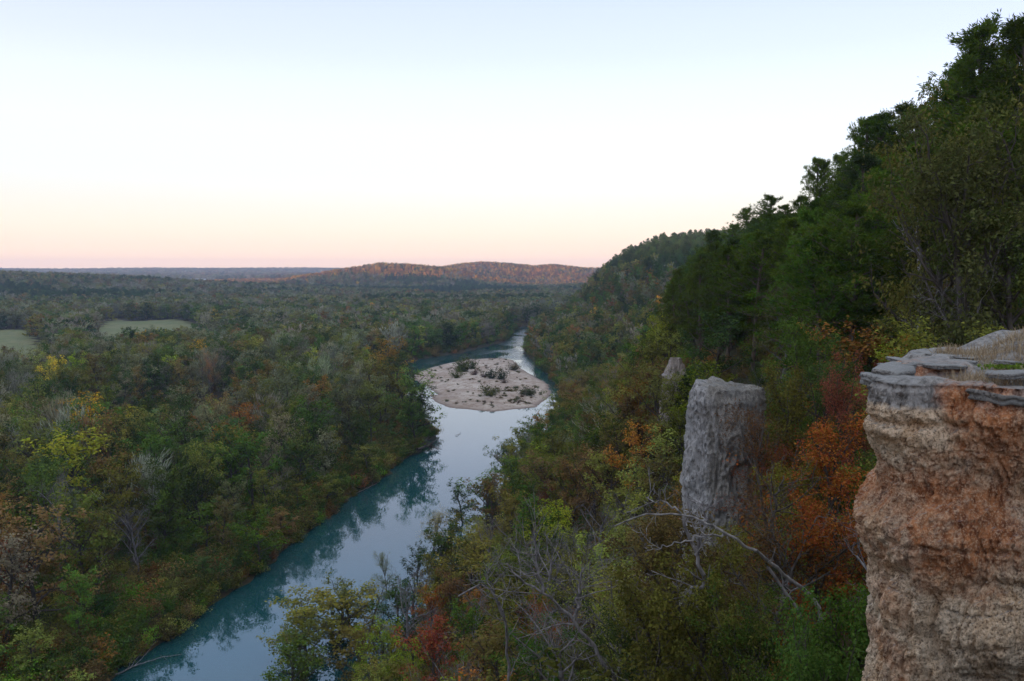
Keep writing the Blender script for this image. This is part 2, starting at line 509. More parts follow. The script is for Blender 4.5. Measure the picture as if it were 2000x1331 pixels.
# ----------------------------------------------------------------- tree prototypes
def tubes(segs, sides=5):
    """segs: list of (p0,p1,r0,r1) -> verts, quads"""
    S = np.array([[*a, *b, r0, r1] for a, b, r0, r1 in segs], float)
    p0, p1, r0, r1 = S[:, :3], S[:, 3:6], S[:, 6], S[:, 7]
    d = p1 - p0
    d /= np.linalg.norm(d, axis=1, keepdims=True) + 1e-9
    ref = np.where(np.abs(d[:, 2:3]) > 0.9, [[1, 0, 0]], [[0, 0, 1]])
    a = np.cross(d, ref); a /= np.linalg.norm(a, axis=1, keepdims=True) + 1e-9
    b = np.cross(d, a)
    ang = np.arange(sides) * 2 * math.pi / sides
    ring = a[:, None] * np.cos(ang)[None, :, None] + b[:, None] * np.sin(ang)[None, :, None]
    v0 = p0[:, None] + ring * r0[:, None, None]
    v1 = p1[:, None] + ring * r1[:, None, None]
    V = np.concatenate([v0, v1], 1).reshape(-1, 3)
    base = np.arange(len(S))[:, None] * (2 * sides)
    j = np.arange(sides)[None]; j2 = (j + 1) % sides
    F = np.stack([base + j, base + j2, base + sides + j2, base + sides + j], -1).reshape(-1, 4)
    return V, F

def leaves(centers, size, rng, up=0.5, aspect=0.6, jitter=0.35, outward=None):
    n_ = len(centers)
    nr = rng.normal(size=(n_, 3)); nr[:, 2] += up * 2
    if outward is not None:
        nr += outward
    nr /= np.linalg.norm(nr, axis=1, keepdims=True)
    t = rng.normal(size=(n_, 3)); t -= nr * (t * nr).sum(1, keepdims=True); t /= np.linalg.norm(t, axis=1, keepdims=True)
    b = np.cross(nr, t)
    s = size * (1 + jitter * rng.uniform(-1, 1, n_))[:, None]
    V = np.stack([centers - t * s * .5, centers + b * s * aspect * .5 + nr * s * .08, centers + t * s * .5, centers - b * s * aspect * .5 + nr * s * .08], 1).reshape(-1, 3)
    F = np.arange(n_ * 4).reshape(-1, 4)
    return V, F

def branch(rng, p, d, length, r, nseg, up, wig, segs):
    """a bending tapered branch; returns the points along it"""
    pts = [(np.array(p), np.array(d), r)]
    p = np.array(p, float); d = np.array(d, float)
    for k in range(nseg):
        d = d + rng.normal(size=3) * wig + np.array([0, 0, up])
        d /= np.linalg.norm(d)
        q = p + d * length / nseg
        r2 = r * (1 - 0.62 / nseg)
        segs.append((p, q, r, r2))
        p, r = q, r2
        pts.append((p, d, r))
    return pts

def rot_dir(rng, d, ang):
    t = rng.normal(size=3); t -= d * (t @ d); t /= np.linalg.norm(t)
    v = d * math.cos(ang) + t * math.sin(ang)
    return v / np.linalg.norm(v)

def broadleaf(seed, H=10.0, W=7.0, limbs=12, subs=5, twigs=4, clear=0.25, lean=0.0, depth3=False):
    rng = np.random.default_rng(seed)
    segs, tips = [], []
    tr = branch(rng, (0, 0, -0.6), (lean, 0, 1), H * 0.86, H * 0.021 + .02, 9, 0.03, 0.07, segs)
    zs = np.array([t[0][2] for t in tr])
    for i in range(limbs):
        f = clear + (1 - clear) * (i + rng.uniform(0, .8)) / limbs * 0.84
        z = f * H
        k = int(np.clip(np.searchsorted(zs, z), 1, len(tr) - 1))
        p0, d0, r0 = tr[k]
        p0 = tr[k - 1][0] + (p0 - tr[k - 1][0]) * np.clip((z - zs[k - 1]) / (zs[k] - zs[k - 1] + 1e-6), 0, 1)
        az = i * 2.399 + rng.uniform(-.5, .5)
        el = R(15 + 55 * (f - clear) / (1 - clear) + rng.uniform(-10, 12))
        # envelope
        g = (f - clear) / (1 - clear)
        env = W * 0.5 * math.sqrt(max(0.12, 1 - (g - 0.25) ** 2 / 0.7)) * rng.uniform(0.72, 1.18)
        dd = np.array([math.cos(az) * math.cos(el), math.sin(az) * math.cos(el), math.sin(el)])
        L = env / max(0.35, math.cos(el)) * 0.85
        L = min(L, (H * 1.02 - z) / max(0.2, math.sin(el) + .1) + 0.5)
        lb = branch(rng, p0, dd, L, max(0.02, r0 * 0.55), 5, 0.07, 0.12, segs)
        for q in range(subs):
            kk = min(5, 1 + int((q + rng.uniform(0, 1)) / subs * 5))
            pp, pd, pr = lb[kk]
            sd_ = rot_dir(rng, pd, R(rng.uniform(25, 65)))
            sb = branch(rng, pp, sd_, L * rng.uniform(.22, .42), pr * .6, 3, 0.08, 0.18, segs)
            for w in range(twigs):
                pp2, pd2, pr2 = sb[1 + (w % 3)]
                td = rot_dir(rng, pd2, R(rng.uniform(20, 70)))
                tb = branch(rng, pp2, td, L * rng.uniform(.08, .2) + .15, max(.006, pr2 * .55), 2, 0.05, 0.25, segs)
                tips.append(tb[-1][0]); tips.append(tb[1][0])
                if depth3:
                    for e in range(3):
                        pe, de, re = tb[1 + e % 2]
                        tt = branch(rng, pe, rot_dir(rng, de, R(rng.uniform(20, 60))), L * rng.uniform(.07, .14) + .1, max(.005, re * .6), 2, .04, .25, segs)
                        tips.append(tt[-1][0])
    for e in range(6):
        tips.append(tr[-1][0] + rng.normal(size=3) * .35)
    return segs, np.array(tips)

def make_broad(name, seed, per_tip, leaf, spread, min_r=0.0, sides=4, patchy=0.0, rounded=0.0, **kw):
    rng = np.random.default_rng(seed + 1000)
    segs, tips = broadleaf(seed, **kw)
    segs = [s for s in segs if s[2] >= min_r]
    if patchy > 0:
        k = fbm(tips[:, 0] / 1.6, tips[:, 1] / 1.6, tips[:, 2] / 1.6, seed, 2)
        tips = tips[k > np.quantile(k, patchy)]
    V, F = tubes(segs, sides)
    c = np.repeat(tips, per_tip, 0)
    c = c + rng.normal(size=c.shape) * spread * np.array([1, 1, .7])
    ow = None
    if rounded > 0:
        cc = c - np.array([0, 0, .5 * kw.get('H', 10)]); cc /= np.linalg.norm(cc, axis=1, keepdims=True) + 1e-6
        ct = c - np.repeat(tips, per_tip, 0); ct /= np.linalg.norm(ct, axis=1, keepdims=True) + 1e-6
        ow = (1.3 * cc + 1.1 * ct) * rounded
    LV, LF = leaves(c, leaf, rng, outward=ow)
    return (V, F), (LV, LF)

def pine(seed, H=16.0, W=6.0, whorls=17, tuft=9, nlen=0.34, min_r=0.0, clear=0.42, per=5):
    rng = np.random.default_rng(seed)
    segs, cs, ds = [], [], []
    tr = branch(rng, (0, 0, -0.6), (0, 0, 1), H * 1.02, H * 0.014 + .03, 10, 0.06, 0.03, segs)
    zs = np.array([t[0][2] for t in tr])
    top = tr[-1][0]
    for i in range(whorls):
        g = (i + rng.uniform(-.3, .3)) / (whorls - 1)
        g = min(max(g, 0), 1)
        z = H * (clear + (1 - clear) * g * 0.97)
        cx = np.interp(z, zs, [t[0][0] for t in tr]); cyy = np.interp(z, zs, [t[0][1] for t in tr])
        env = W * .5 * (math.sin(math.pi * (0.22 + 0.74 * g)) ** 0.8 * 0.95 + .08)
        for j in range(per):
            az = rng.uniform(0, 2 * math.pi)
            L = env * rng.uniform(.45, 1.25)
            el = R(rng.uniform(-8, 18) + 35 * g)
            dd = np.array([math.cos(az) * math.cos(el), math.sin(az) * math.cos(el), math.sin(el)])
            bb = branch(rng, (cx, cyy, z), dd, L, 0.035 + .02 * (1 - g), 4, 0.05, 0.08, segs)
            for k in (1, 2, 3, 4):
                if k == 1 and rng.uniform() < .6: continue
                for w in range(3):
                    sd_ = rot_dir(rng, bb[k][1], R(rng.uniform(20, 70))); sd_[2] = abs(sd_[2]) * .5 + .1
                    q = bb[k][0] + sd_ * L * rng.uniform(.1, .34)
                    if k > 2: segs.append((bb[k][0], q, .012, .006))
                    cs.append(q); ds.append(sd_ / np.linalg.norm(sd_))
    for w in range(5):
        cs.append(top + rng.normal(size=3) * .15); ds.append(np.array([0, 0, 1.]))
    cs, ds = np.array(cs), np.array(ds)
    C = np.repeat(cs, tuft, 0); D = np.repeat(ds, tuft, 0)
    # needle sprays: narrow blades radiating out of each twig end
    v = D * .8 + rng.normal(size=C.shape) * .75 + np.array([0, 0, .25]); v /= np.linalg.norm(v, axis=1, keepdims=True)
    sidev = np.cross(v, rng.normal(size=C.shape)); sidev /= np.linalg.norm(sidev, axis=1, keepdims=True)
    ln = nlen * rng.uniform(.7, 1.25, len(C))[:, None]
    C = C + rng.normal(size=C.shape) * nlen * .3
    wd = nlen * 0.11
    V2 = np.stack([C, C + v * ln * .5 + sidev * wd, C + v * ln, C + v * ln * .5 - sidev * wd], 1).reshape(-1, 3)
    segs = [s for s in segs if s[2] >= min_r]
    return tubes(segs, 5), (V2, np.arange(len(V2)).reshape(-1, 4))

def cedar(seed, H=6.0, W=2.8, nn=5200, leaf=.2):
    rng = np.random.default_rng(seed)
    segs = []
    branch(rng, (0, 0, -.5), (0, 0, 1), H, .1, 6, .05, .03, segs)
    z = rng.beta(1.1, 1.6, nn); az = rng.uniform(0, 2 * math.pi, nn)
    lob = 1 + .28 * np.sin(az * 3 + z * 9 + seed) + .25 * vnoise(np.cos(az) * 2, np.sin(az) * 2, z * 6, seed)
    rad = W * .5 * (1 - z) ** .7 * lob * rng.uniform(.55, 1.0, nn) * np.clip(z * 8 + .4, 0, 1)
    C = np.stack([rad * np.cos(az), rad * np.sin(az), .25 + z * H], 1)
    o = np.stack([np.cos(az), np.sin(az), np.zeros(nn)], 1)
    return tubes(segs, 5), leaves(C, leaf, rng, .2, .45, outward=o)

def sticks(seed, H=10, W=7, nn=900, wd=.05, ln=1.2):
    """fine bare twigs as narrow upright blades on a branching frame (far trees)"""
    rng = np.random.default_rng(seed)
    segs, tips = broadleaf(seed, H=H, W=W, limbs=11, subs=4, twigs=2)
    segs = [s for s in segs if s[2] > .025]
    k = rng.integers(0, len(tips), nn)
    C = tips[k] + rng.normal(size=(nn, 3)) * .35
    v = rng.normal(size=(nn, 3)) * .5 + C / H * .8 + np.array([0, 0, .9]); v[:, :2] += C[:, :2] * .15
    v /= np.linalg.norm(v, axis=1, keepdims=True)
    s = np.cross(v, rng.normal(size=(nn, 3))); s /= np.linalg.norm(s, axis=1, keepdims=True)
    L = ln * rng.uniform(.5, 1.2, nn)[:, None]
    V = np.stack([C - v * L * .4, C + s * wd, C + v * L * .6, C - s * wd], 1).reshape(-1, 3)
    return tubes(segs, 4), (V, np.arange(len(V)).reshape(-1, 4))

def pair(name, parts, bark, leaf=MAT_LEAF):
    (V, F), (LV, LF) = parts
    return (mesh_np("trunk", V, F, [bark], True), mesh_np(name, LV, LF, [leaf]))

def merged(parts, bark):
    (V, F), (LV, LF) = parts
    return mesh_np("wood", np.concatenate([V, LV]), np.concatenate([F, LF + len(V)]), [bark, MAT_LEAF_I],
                   mat_idx=np.concatenate([np.zeros(len(F), int), np.ones(len(LF), int)]))

# unit trees are 10 m high (pines 16 m, cedars 6 m)
NEAR = [pair("crown", make_broad("n", 100 + i, 22, .16, .25, rounded=.6, min_r=.008, sides=4, patchy=pt, H=10, W=w, limbs=13, subs=5, twigs=4, clear=cl), MAT_BARK)
        for i, (w, cl, pt) in enumerate(((7.5, .22, .1), (6.2, .3, .25), (8.5, .2, .15), (5.6, .18, .2), (7.0, .35, .35)))]
MID = [pair("crown", make_broad("m", 200 + i, 12, .30, .30, rounded=1.0, min_r=.03, sides=4, patchy=.12, H=10, W=w, limbs=13, subs=5, twigs=2, clear=cl), MAT_BARK, MAT_LEAF_M)
       for i, (w, cl) in enumerate(((8.0, .12), (7.0, .16), (9.0, .12), (6.2, .1), (7.6, .2)))]
SPARSE = [pair("crown", make_broad("s", 300 + i, 7, .13, .26, min_r=0, sides=4, patchy=.35, H=10, W=7, limbs=12, subs=5, twigs=4, clear=.25, depth3=True), MAT_PALE) for i in range(3)]
MIDBARE = [pair("crown", sticks(400 + i, W=7.5), MAT_PALE) for i in range(3)]
CEDAR = [pair("crown", cedar(500 + i), MAT_BARK) for i in range(2)]
PINE = [pair("crown", pine(600 + i, W=w, per=6, tuft=17, whorls=15, clear=cl), MAT_PINEBARK) for i, (w, cl) in enumerate(((6.4, .26), (5.6, .22), (7.0, .30), (6.2, .18)))]
def bare(seed, H=10, W=7.5):
    segs, _ = broadleaf(seed, H=H, W=W, limbs=12, subs=5, twigs=4, depth3=True, clear=.2)
    big_ = [s for s in segs if s[2] > .045]; small = [s for s in segs if s[2] <= .045]
    small = [(a, b, max(r0, .010), max(r1, .007)) for a, b, r0, r1 in small]
    V, F = tubes(big_, 7); V2, F2 = tubes(small, 3)
    return mesh_np("trunk", V, F, [MAT_DEAD], True), mesh_np("branches", V2, F2, [MAT_DEAD], True)
BARE = [bare(700 + i, W=w) for i, w in enumerate((8.5, 6.5, 7.5))]
SHRUB = []
for i in range(3):
    rng = np.random.default_rng(800 + i)
    segs = []
    cs = []
    for k in range(14):
        az, el = rng.uniform(0, 6.28), R(rng.uniform(25, 85))
        bb = branch(rng, (0, 0, -.1), (math.cos(az) * math.cos(el), math.sin(az) * math.cos(el), math.sin(el)), rng.uniform(1.2, 2.2), .02, 4, .06, .15, segs)
        for q in bb[1:]:
            cs.append(q[0]); cs.append(q[0] + rng.normal(size=3) * .3)
    cs = np.array(cs)
    c = np.repeat(cs, 9, 0); c = c + rng.normal(size=c.shape) * .2
    c[:, 2] = np.abs(c[:, 2])
    SHRUB.append((tubes(segs, 4), leaves(c, .2, rng)))
SHRUBM = [pair("crown", s, MAT_BARK) for s in SHRUB]

# ----------------------------------------------------------------- instancers for woods past counting
def instancer(name, protos, P, rz, scl, col, idx, **props):
    pc = bpy.data.collections.new(name + "_sources")
    for i, me in enumerate(protos):
        o = bpy.data.objects.new("woodland_source.%03d" % (i + 1), me)
        pc.objects.link(o)
    me = bpy.data.meshes.new(name)
    me.vertices.add(len(P)); me.vertices.foreach_set("co", np.asarray(P, np.float32).ravel())
    a = me.attributes.new("rot", 'FLOAT_VECTOR', 'POINT'); a.data.foreach_set("vector", np.stack([np.zeros(len(P)), np.zeros(len(P)), rz], 1).astype(np.float32).ravel())
    a = me.attributes.new("scl", 'FLOAT_VECTOR', 'POINT'); a.data.foreach_set("vector", np.asarray(scl, np.float32).ravel())
    a = me.attributes.new("tcol", 'FLOAT_COLOR', 'POINT'); a.data.foreach_set("color", np.concatenate([col, np.ones((len(P), 1))], 1).astype(np.float32).ravel())
    a = me.attributes.new("idx", 'INT', 'POINT'); a.data.foreach_set("value", np.asarray(idx, np.int32))
    ob = link(name, me, **props)
    ng = bpy.data.node_groups.new(name + "_nodes", 'GeometryNodeTree')
    ng.interface.new_socket("Geometry", in_out='INPUT', socket_type='NodeSocketGeometry')
    ng.interface.new_socket("Geometry", in_out='OUTPUT', socket_type='NodeSocketGeometry')
    gi, go = ng.nodes.new("NodeGroupInput"), ng.nodes.new("NodeGroupOutput")
    ci = ng.nodes.new("GeometryNodeCollectionInfo"); ci.inputs[0].default_value = pc
    ci.inputs['Separate Children'].default_value = True; ci.inputs['Reset Children'].default_value = True
    ip = ng.nodes.new("GeometryNodeInstanceOnPoints")
    ip.inputs['Pick Instance'].default_value = True
    def attr(nm, t):
        q = ng.nodes.new("GeometryNodeInputNamedAttribute"); q.data_type = t; q.inputs[0].default_value = nm
        return q.outputs[0]
    ng.links.new(gi.outputs[0], ip.inputs['Points']); ng.links.new(ci.outputs[0], ip.inputs['Instance'])
    ng.links.new(attr("idx", 'INT'), ip.inputs['Instance Index'])
    ng.links.new(attr("rot", 'FLOAT_VECTOR'), ip.inputs['Rotation'])
    ng.links.new(attr("scl", 'FLOAT_VECTOR'), ip.inputs['Scale'])
    ng.links.new(ip.outputs[0], go.inputs[0])
    md = ob.modifiers.new("woodland", 'NODES'); md.node_group = ng
    return ob

# ----------------------------------------------------------------- colours of the wood
COL = {
    'olive': (.085, .085, .026), 'green': (.045, .075, .018), 'dark green': (.030, .048, .018), 'grey-green': (.100, .104, .078),
    'grey': (.165, .155, .155), 'brown': (.10, .068, .036), 'rust': (.165, .078, .032), 'orange': (.25, .095, .03), 'golden': (.34, .20, .03),
    'yellow': (.36, .29, .045), 'yellow-green': (.17, .20, .028), 'red': (.12, .030, .022), 'pine': (.047, .072, .013), 'bright green': (.085, .15, .022),
    'pale green': (.17, .19, .07), 'light olive': (.13, .13, .04),
}
COL['autumn'] = (.36, .18, .055)
COL = {k: tuple(min(.6, x * g_ * w_) for x, w_ in zip(v, (1.08, 1.08, .74))) for k, v in COL.items() for g_ in [1.5 if max(v) < .16 else 1.2]}
rng = np.random.default_rng(7)
def pick(names, w, n_):
    w = np.array(w, float) / sum(w)
    return rng.choice(len(names), n_, p=w), names

# ----------------------------------------------------------------- trees one can tell apart
INDIV = []     # dicts: kind, X, Y, Z, h, wscale, colour, crown centre pixel, featured phrase
FEATURE = []   # landmarks for labels
def place(px, py, h, colour, kind='broadleaf', wide=1.0, phrase=None, frac=0.62, ymin=15, ymax=3000, mesh=None, bark=None, col=None, at=None):
    if at is None:
        X, Y = hit_height(px, py, h * frac, ymin, ymax)
    else:
        v = ray(px, py); X, Y = v[0] * at, at
        h0 = h
        h = max(3.0, (EYE + v[2] * Y - float(ground(X, Y))) / frac)
        if h > h0 * 1.6 and kind != 'pine':
            X, Y = hit_height(px, py, h0 * frac * 1.15, at, 400); h = h0 * 1.15
    INDIV.append(dict(kind=kind, X=float(X), Y=float(Y), h=h, wide=wide, colour=colour, phrase=phrase, mesh=mesh, bark=bark, feat=True, col=col))

# on the wooded plain left of the river
place(150, 925, 17, 'yellow-green', wide=1.3, phrase="big bright yellow-green tree over the left bank wood")
place(195, 840, 15, 'golden', wide=1.5, phrase="low wide golden-green tree beside the green pasture")
place(245, 850, 14, 'yellow', wide=1.0, phrase="bright yellow tree at the near end of the pasture")
place(470, 850, 14, 'rust', wide=1.2, phrase="rusty orange round tree in the bottomland wood")
place(385, 855, 12, 'rust', wide=0.9, phrase="small rusty tree beside the rusty orange round one")
place(95, 748, 18, 'golden', wide=0.9, phrase="golden sycamore with white trunk standing above the wood", bark=MAT_PALE)
place(410, 728, 17, 'orange', wide=0.6, kind='sparse', phrase="thin pale orange tree with white trunk in the wood", bark=MAT_PALE, col=(.30, .15, .06))
place(655, 715, 15, 'grey', wide=0.6, kind='bare', phrase="bare whitish tree near the end of the point")
place(757, 722, 20, 'golden', wide=1.1, phrase="yellow and orange topped tree on the wooded point", col=(.26, .15, .025))
place(778, 748, 19, 'dark green', wide=1.1, phrase="tall dark tree behind the tip of the wooded point", col=(.05, .065, .022))
place(812, 800, 14, 'dark green', wide=1.2, phrase="dark rounded tree at the water on the tip of the point", col=(.045, .065, .022))
place(795, 780, 17, 'green', wide=1.2, phrase="dark green tree at the tip of the wooded point")
place(812, 825, 12, 'green', wide=1.1, phrase="green tree leaning over the water at the point")
place(508, 1060, 9, 'bright green', wide=1.3, phrase="small bright green tree at the left water edge")
place(110, 1020, 15, 'grey', wide=0.7, kind='bare', phrase="dead grey snag with forked limbs in the left wood")
place(305, 700, 15, 'yellow-green', wide=1.2, phrase="dull yellow-green tree in the middle of the plain")
place(360, 705, 15, 'yellow-green', wide=1.2, phrase="second dull yellow-green tree in the middle of the plain")
place(10, 1110, 9, 'red', wide=1.0, phrase="dark red tree low in the left bank wood")
place(880, 655, 13, 'pale green', wide=.6, phrase="slim pale tree on the far bank behind the gravel bar")
place(960, 612, 15, 'pale green', wide=.7, phrase="slim pale green tree where the river disappears")
# on the slope under the bluff
place(648, 1215, 9, 'golden', wide=1.8, phrase="olive-gold leafy tree at the foot of the slope by the water", col=(.25, .22, .04))
place(590, 1285, 8, 'olive', wide=1.2, phrase="grey-olive tree hanging over the near water")
place(765, 1262, 5, 'yellow', wide=.9, phrase="small lemon yellow tree on the lower slope", col=(.33, .30, .04))
place(845, 1210, 7, 'orange', wide=1.0, phrase="burnt orange small tree on the lower slope", col=(.27, .09, .02))
place(945, 1245, 5, 'dark green', kind='cedar', wide=1.2, phrase="dark green cedar in the middle of the slope")
place(1075, 1245, 7, 'orange', wide=1.2, phrase="orange-red tree under the bare grey branches", col=(.30, .085, .022), kind='sparse')
place(720, 1190, 8, 'light olive', wide=1.2, kind='sparse', phrase="grey-olive thin leaved tree on the slope edge by the water")
place(755, 1125, 7, 'pale green', wide=.8, phrase="pale green slender tree at the near bank", kind='sparse')
place(815, 1110, 7, 'dark green', wide=1.0, phrase="small dark oak at the near bank")
place(845, 1045, 8, 'yellow', wide=1.1, phrase="pale yellow thin leaved tree leaning to the water", kind='sparse', col=(.40, .34, .14))
place(905, 985, 9, 'dark green', wide=1.1, phrase="dark leaved oak standing out against the water")
place(985, 905, 10, 'dark green', wide=1.1, phrase="dark tree with loose branches against the bright water")
place(1050, 860, 11, 'green', wide=1.3, phrase="large fresh green tree on the near bank opposite the point")
place(1120, 830, 11, 'bright green', wide=1.3, phrase="wide green tree on the near bank below the gravel bar", col=(.08, .105, .02))
place(1060, 1005, 8, 'red', wide=.8, kind='sparse', phrase="crimson small tree in the middle of the slope")
place(1070, 1130, 10, 'grey', kind='bare', wide=1.2, phrase="large bare grey tree in the middle of the slope")
place(985, 1120, 8, 'grey', kind='bare', wide=1.0, phrase="bare grey tree with arching trunk beside the large bare one")
place(1160, 1060, 9, 'grey', kind='bare', wide=1.1, phrase="bare brownish tree below the grey rock pillar")
place(1130, 1270, 8, 'grey', kind='bare', wide=1.2, phrase="bare tree with a thick leaning trunk at the foot of the view")
place(1250, 1150, 7, 'brown', wide=1.1, kind='sparse', phrase="brown thin leaved tree on the slope below the pillar")
place(1275, 920, 9, 'light olive', wide=1.2, phrase="olive tree left of the grey rock pillar")
place(1180, 950, 9, 'light olive', wide=1.2, phrase="olive tree in the middle of the upper slope")
place(1490, 945, 5.5, 'rust', wide=1.0, frac=.82, kind='sparse', phrase="rust leaved thin tree in front of the rock pillar", at=36, col=(.20, .06, .022))
place(1480, 1100, 6, 'brown', kind='sparse', wide=.9, frac=.8, phrase="brown thin leaved tree between pillar and near outcrop", at=26, col=(.12, .07, .03))
place(1322, 772, 7, 'olive', wide=1.1, phrase="olive tree below the small pale crag", at=99, frac=.8)
place(1300, 765, 7, 'light olive', wide=1.0, phrase="light olive tree at the lower left of the small pale crag", at=101, frac=.8)
place(1345, 752, 7, 'green', wide=.8, phrase="green tree at the lower right of the small pale crag", at=102, frac=.8)
place(1285, 760, 7, 'brown', wide=1.1, phrase="brown tree left of the small pale crag", at=95)
place(1505, 890, 6, 'brown', wide=.9, kind='sparse', frac=.82, phrase="brown thin leaved tree against the right flank of the rock pillar", at=37, col=(.16, .08, .035))
place(1515, 820, 6, 'olive', wide=.8, frac=.82, phrase="olive tree at the right shoulder of the rock pillar", at=38.2)
place(1400, 1110, 6, 'olive', wide=1.0, frac=.8, phrase="olive tree below the foot of the rock pillar", at=33)
place(1340, 1110, 6, 'brown', wide=1.0, frac=.8, phrase="brown tree under the tip of the long dead trunk", at=31)
place(600, 1225, 9, 'golden', wide=1.6, phrase="outermost olive-gold tree over the near water", ymin=50, col=(.22, .21, .04))
place(690, 1190, 9, 'olive', wide=1.3, phrase="dense olive tree behind the olive-gold tree by the water", ymin=50, col=(.16, .17, .045))
place(700, 1270, 8, 'olive', wide=1.5, phrase="olive and brown tree in front of the olive-gold tree", ymin=45, col=(.14, .11, .03))
place(570, 1315, 8, 'green', wide=1.2, phrase="green tree at the lowest visible bend of the near bank", ymin=45)
place(1650, 950, 6.5, 'orange', wide=1.0, frac=.75, phrase="bright orange tree beside the near outcrop", at=30, col=(.33, .105, .025))
place(1605, 1060, 6, 'orange', wide=.95, frac=.8, phrase="orange shrub-like tree under the bright orange one", at=27, col=(.27, .085, .022))
place(1555, 1010, 6, 'olive', wide=.8, frac=.8, phrase="yellowish olive tree left of the bright orange tree", at=30, col=(.19, .17, .03))
place(1665, 860, 7, 'red', wide=.7, phrase="salmon red tree at the edge of the near outcrop", at=36, col=(.26, .085, .05))
place(1580, 830, 9, 'bright green', wide=.9, phrase="fresh green tree right of the rock pillar", at=40, col=(.08, .12, .03))
place(1560, 760, 8, 'green', wide=.8, frac=.75, phrase="green tree close against the right side of the rock pillar", at=43)
place(1480, 1290, 5, 'green', wide=.8, frac=.86, phrase="green bushy tree low in front of the forked trees", at=21, col=(.07, .11, .02))
place(1655, 1275, 5, 'bright green', wide=.7, frac=.88, phrase="fresh green sapling close beside the near outcrop", at=17, col=(.08, .14, .022))
place(1565, 1300, 5, 'green', wide=.8, frac=.88, phrase="green sapling below the near outcrop", at=18, col=(.075, .12, .022))
place(1640, 1320, 5, 'green', wide=.7, frac=.9, phrase="leafy sapling at the very foot of the near outcrop", at=15, col=(.085, .15, .03))
place(1400, 1290, 5, 'olive', wide=.8, frac=.86, phrase="olive bushy tree hiding the foot of the leaning trunk", at=22, col=(.13, .13, .03))
place(1330, 1210, 6, 'olive', wide=.8, frac=.84, phrase="olive small tree under the fallen trunks", at=24)
place(1240, 1270, 6, 'olive', wide=.9, frac=.82, phrase="dark olive tree at the foot of the slope below the fallen trunks", at=24, col=(.12, .11, .025))

for q_, (bx0, by0, bh0) in enumerate(((930, 1215, 8), (1045, 1225, 8), (1205, 1165, 8), (1120, 1120, 9), (1010, 1060, 8), (1265, 1075, 8))):
    place(bx0, by0, bh0, 'grey', kind='bare', wide=1.1, phrase=("slim bare grey tree low on the slope above the near water", "bare grey tree with many fine twigs at the foot of the slope",
          "bare grey tree just left of the leaning dead trunk", "tallest bare grey tree of the thicket in the middle of the slope", "bare grey tree behind the crimson small tree", "bare grey tree under the tip of the long dead limb")[q_])
# under the pines
place(1337, 785, 7, 'dark green', kind='cedar', wide=1.1, phrase="dark cedar left of the rock pillar", at=46)
place(1530, 655, 9, 'light olive', kind='sparse', wide=1.2, phrase="pale olive tree with white branches above the rock pillar", at=48, col=(.15, .15, .045), bark=MAT_PALE)
place(1400, 690, 9, 'dark green', wide=1.2, phrase="dark leafy tree behind the rock pillar", at=60)
place(1925, 440, 13, 'light olive', wide=.75, frac=.8, phrase="olive leaved tree leaning in from the slope above the outcrop", at=36, col=(.10, .105, .035))
place(1965, 400, 13, 'olive', wide=.75, frac=.8, phrase="dense olive tree at the right edge above the outcrop", at=38, col=(.105, .115, .03))
place(1860, 430, 12, 'light olive', wide=.7, frac=.8, phrase="olive-gold flecked tree just left of the leaning olive tree", at=42, col=(.13, .12, .03))
place(1990, 520, 11, 'olive', wide=.8, frac=.8, phrase="dark olive tree under the dense olive tree at the right edge", at=35, col=(.08, .10, .025))
place(1885, 560, 6, 'golden', wide=.5, phrase="narrow golden sapling below the olive tree", at=34, col=(.27, .17, .03), kind='sparse')
place(1862, 580, 8, 'red', wide=.7, phrase="dark red leaved tree under the pines", at=40, col=(.10, .022, .018))
place(1860, 640, 7, 'grey', kind='bare', wide=.6, frac=.85, phrase="slim dead grey tree in front of the dark red one", at=37)
place(1790, 660, 6, 'yellow-green', wide=1.0, phrase="yellowish green bushy tree behind the rock ledge", at=38, col=(.12, .115, .03))
place(1940, 570, 8, 'green', wide=.9, phrase="dense mid green tree right behind the ledge of the outcrop", at=38, col=(.06, .10, .02))
place(1360, 610, 9, 'bright green', wide=1.0, phrase="fresh green tree at the left edge of the pines", at=110, col=(.07, .10, .015))
# pines of the silhouette, from the far end of the crest towards the viewer
for px, py, at, wd_ in ((1395, 455, 205, 1.2), (1428, 442, 190, 1.2), (1462, 412, 170, 1.1), (1500, 388, 158, 1.3), (1535, 402, 150, 1.2), (1566, 385, 142, 1.1), (1592, 312, 128, .8), (1620, 318, 128, .9),
                   (1655, 305, 120, 1.1), (1700, 240, 108, 1.0), (1728, 225, 106, 1.1), (1762, 214, 103, 1.3), (1800, 222, 98, 1.2), (1835, 248, 92, 1.1), (1862, 190, 86, .9), (1882, 148, 84, .9), (1912, 100, 80, 1.0),
                   (1945, 68, 77, 1.1), (1985, 60, 74, 1.2), (2035, 50, 70, 1.1), (1880, 250, 74, 1.1), (1960, 200, 66, 1.2), (1740, 330, 92, 1.2), (1820, 330, 80, 1.2), (1680, 375, 105, 1.2), (1610, 430, 120, 1.2), (1550, 470, 135, 1.3)):
    p_ = P3_(px, py, at); gz0 = float(ground(p_[0], p_[1]))
    INDIV.append(dict(kind='pine', X=float(p_[0]), Y=float(at), h=max(9.0, p_[2] - gz0), wide=wd_, colour='pine', phrase='', mesh=None, bark=None, feat=True, col=None))

tall = {'broadleaf': 10.0, 'sparse': 10.0, 'bare': 10.0, 'pine': 16.0, 'cedar': 6.0}
def crown_r(k, h, wide): return {'pine': .19, 'cedar': .22}.get(k, .36) * h * wide

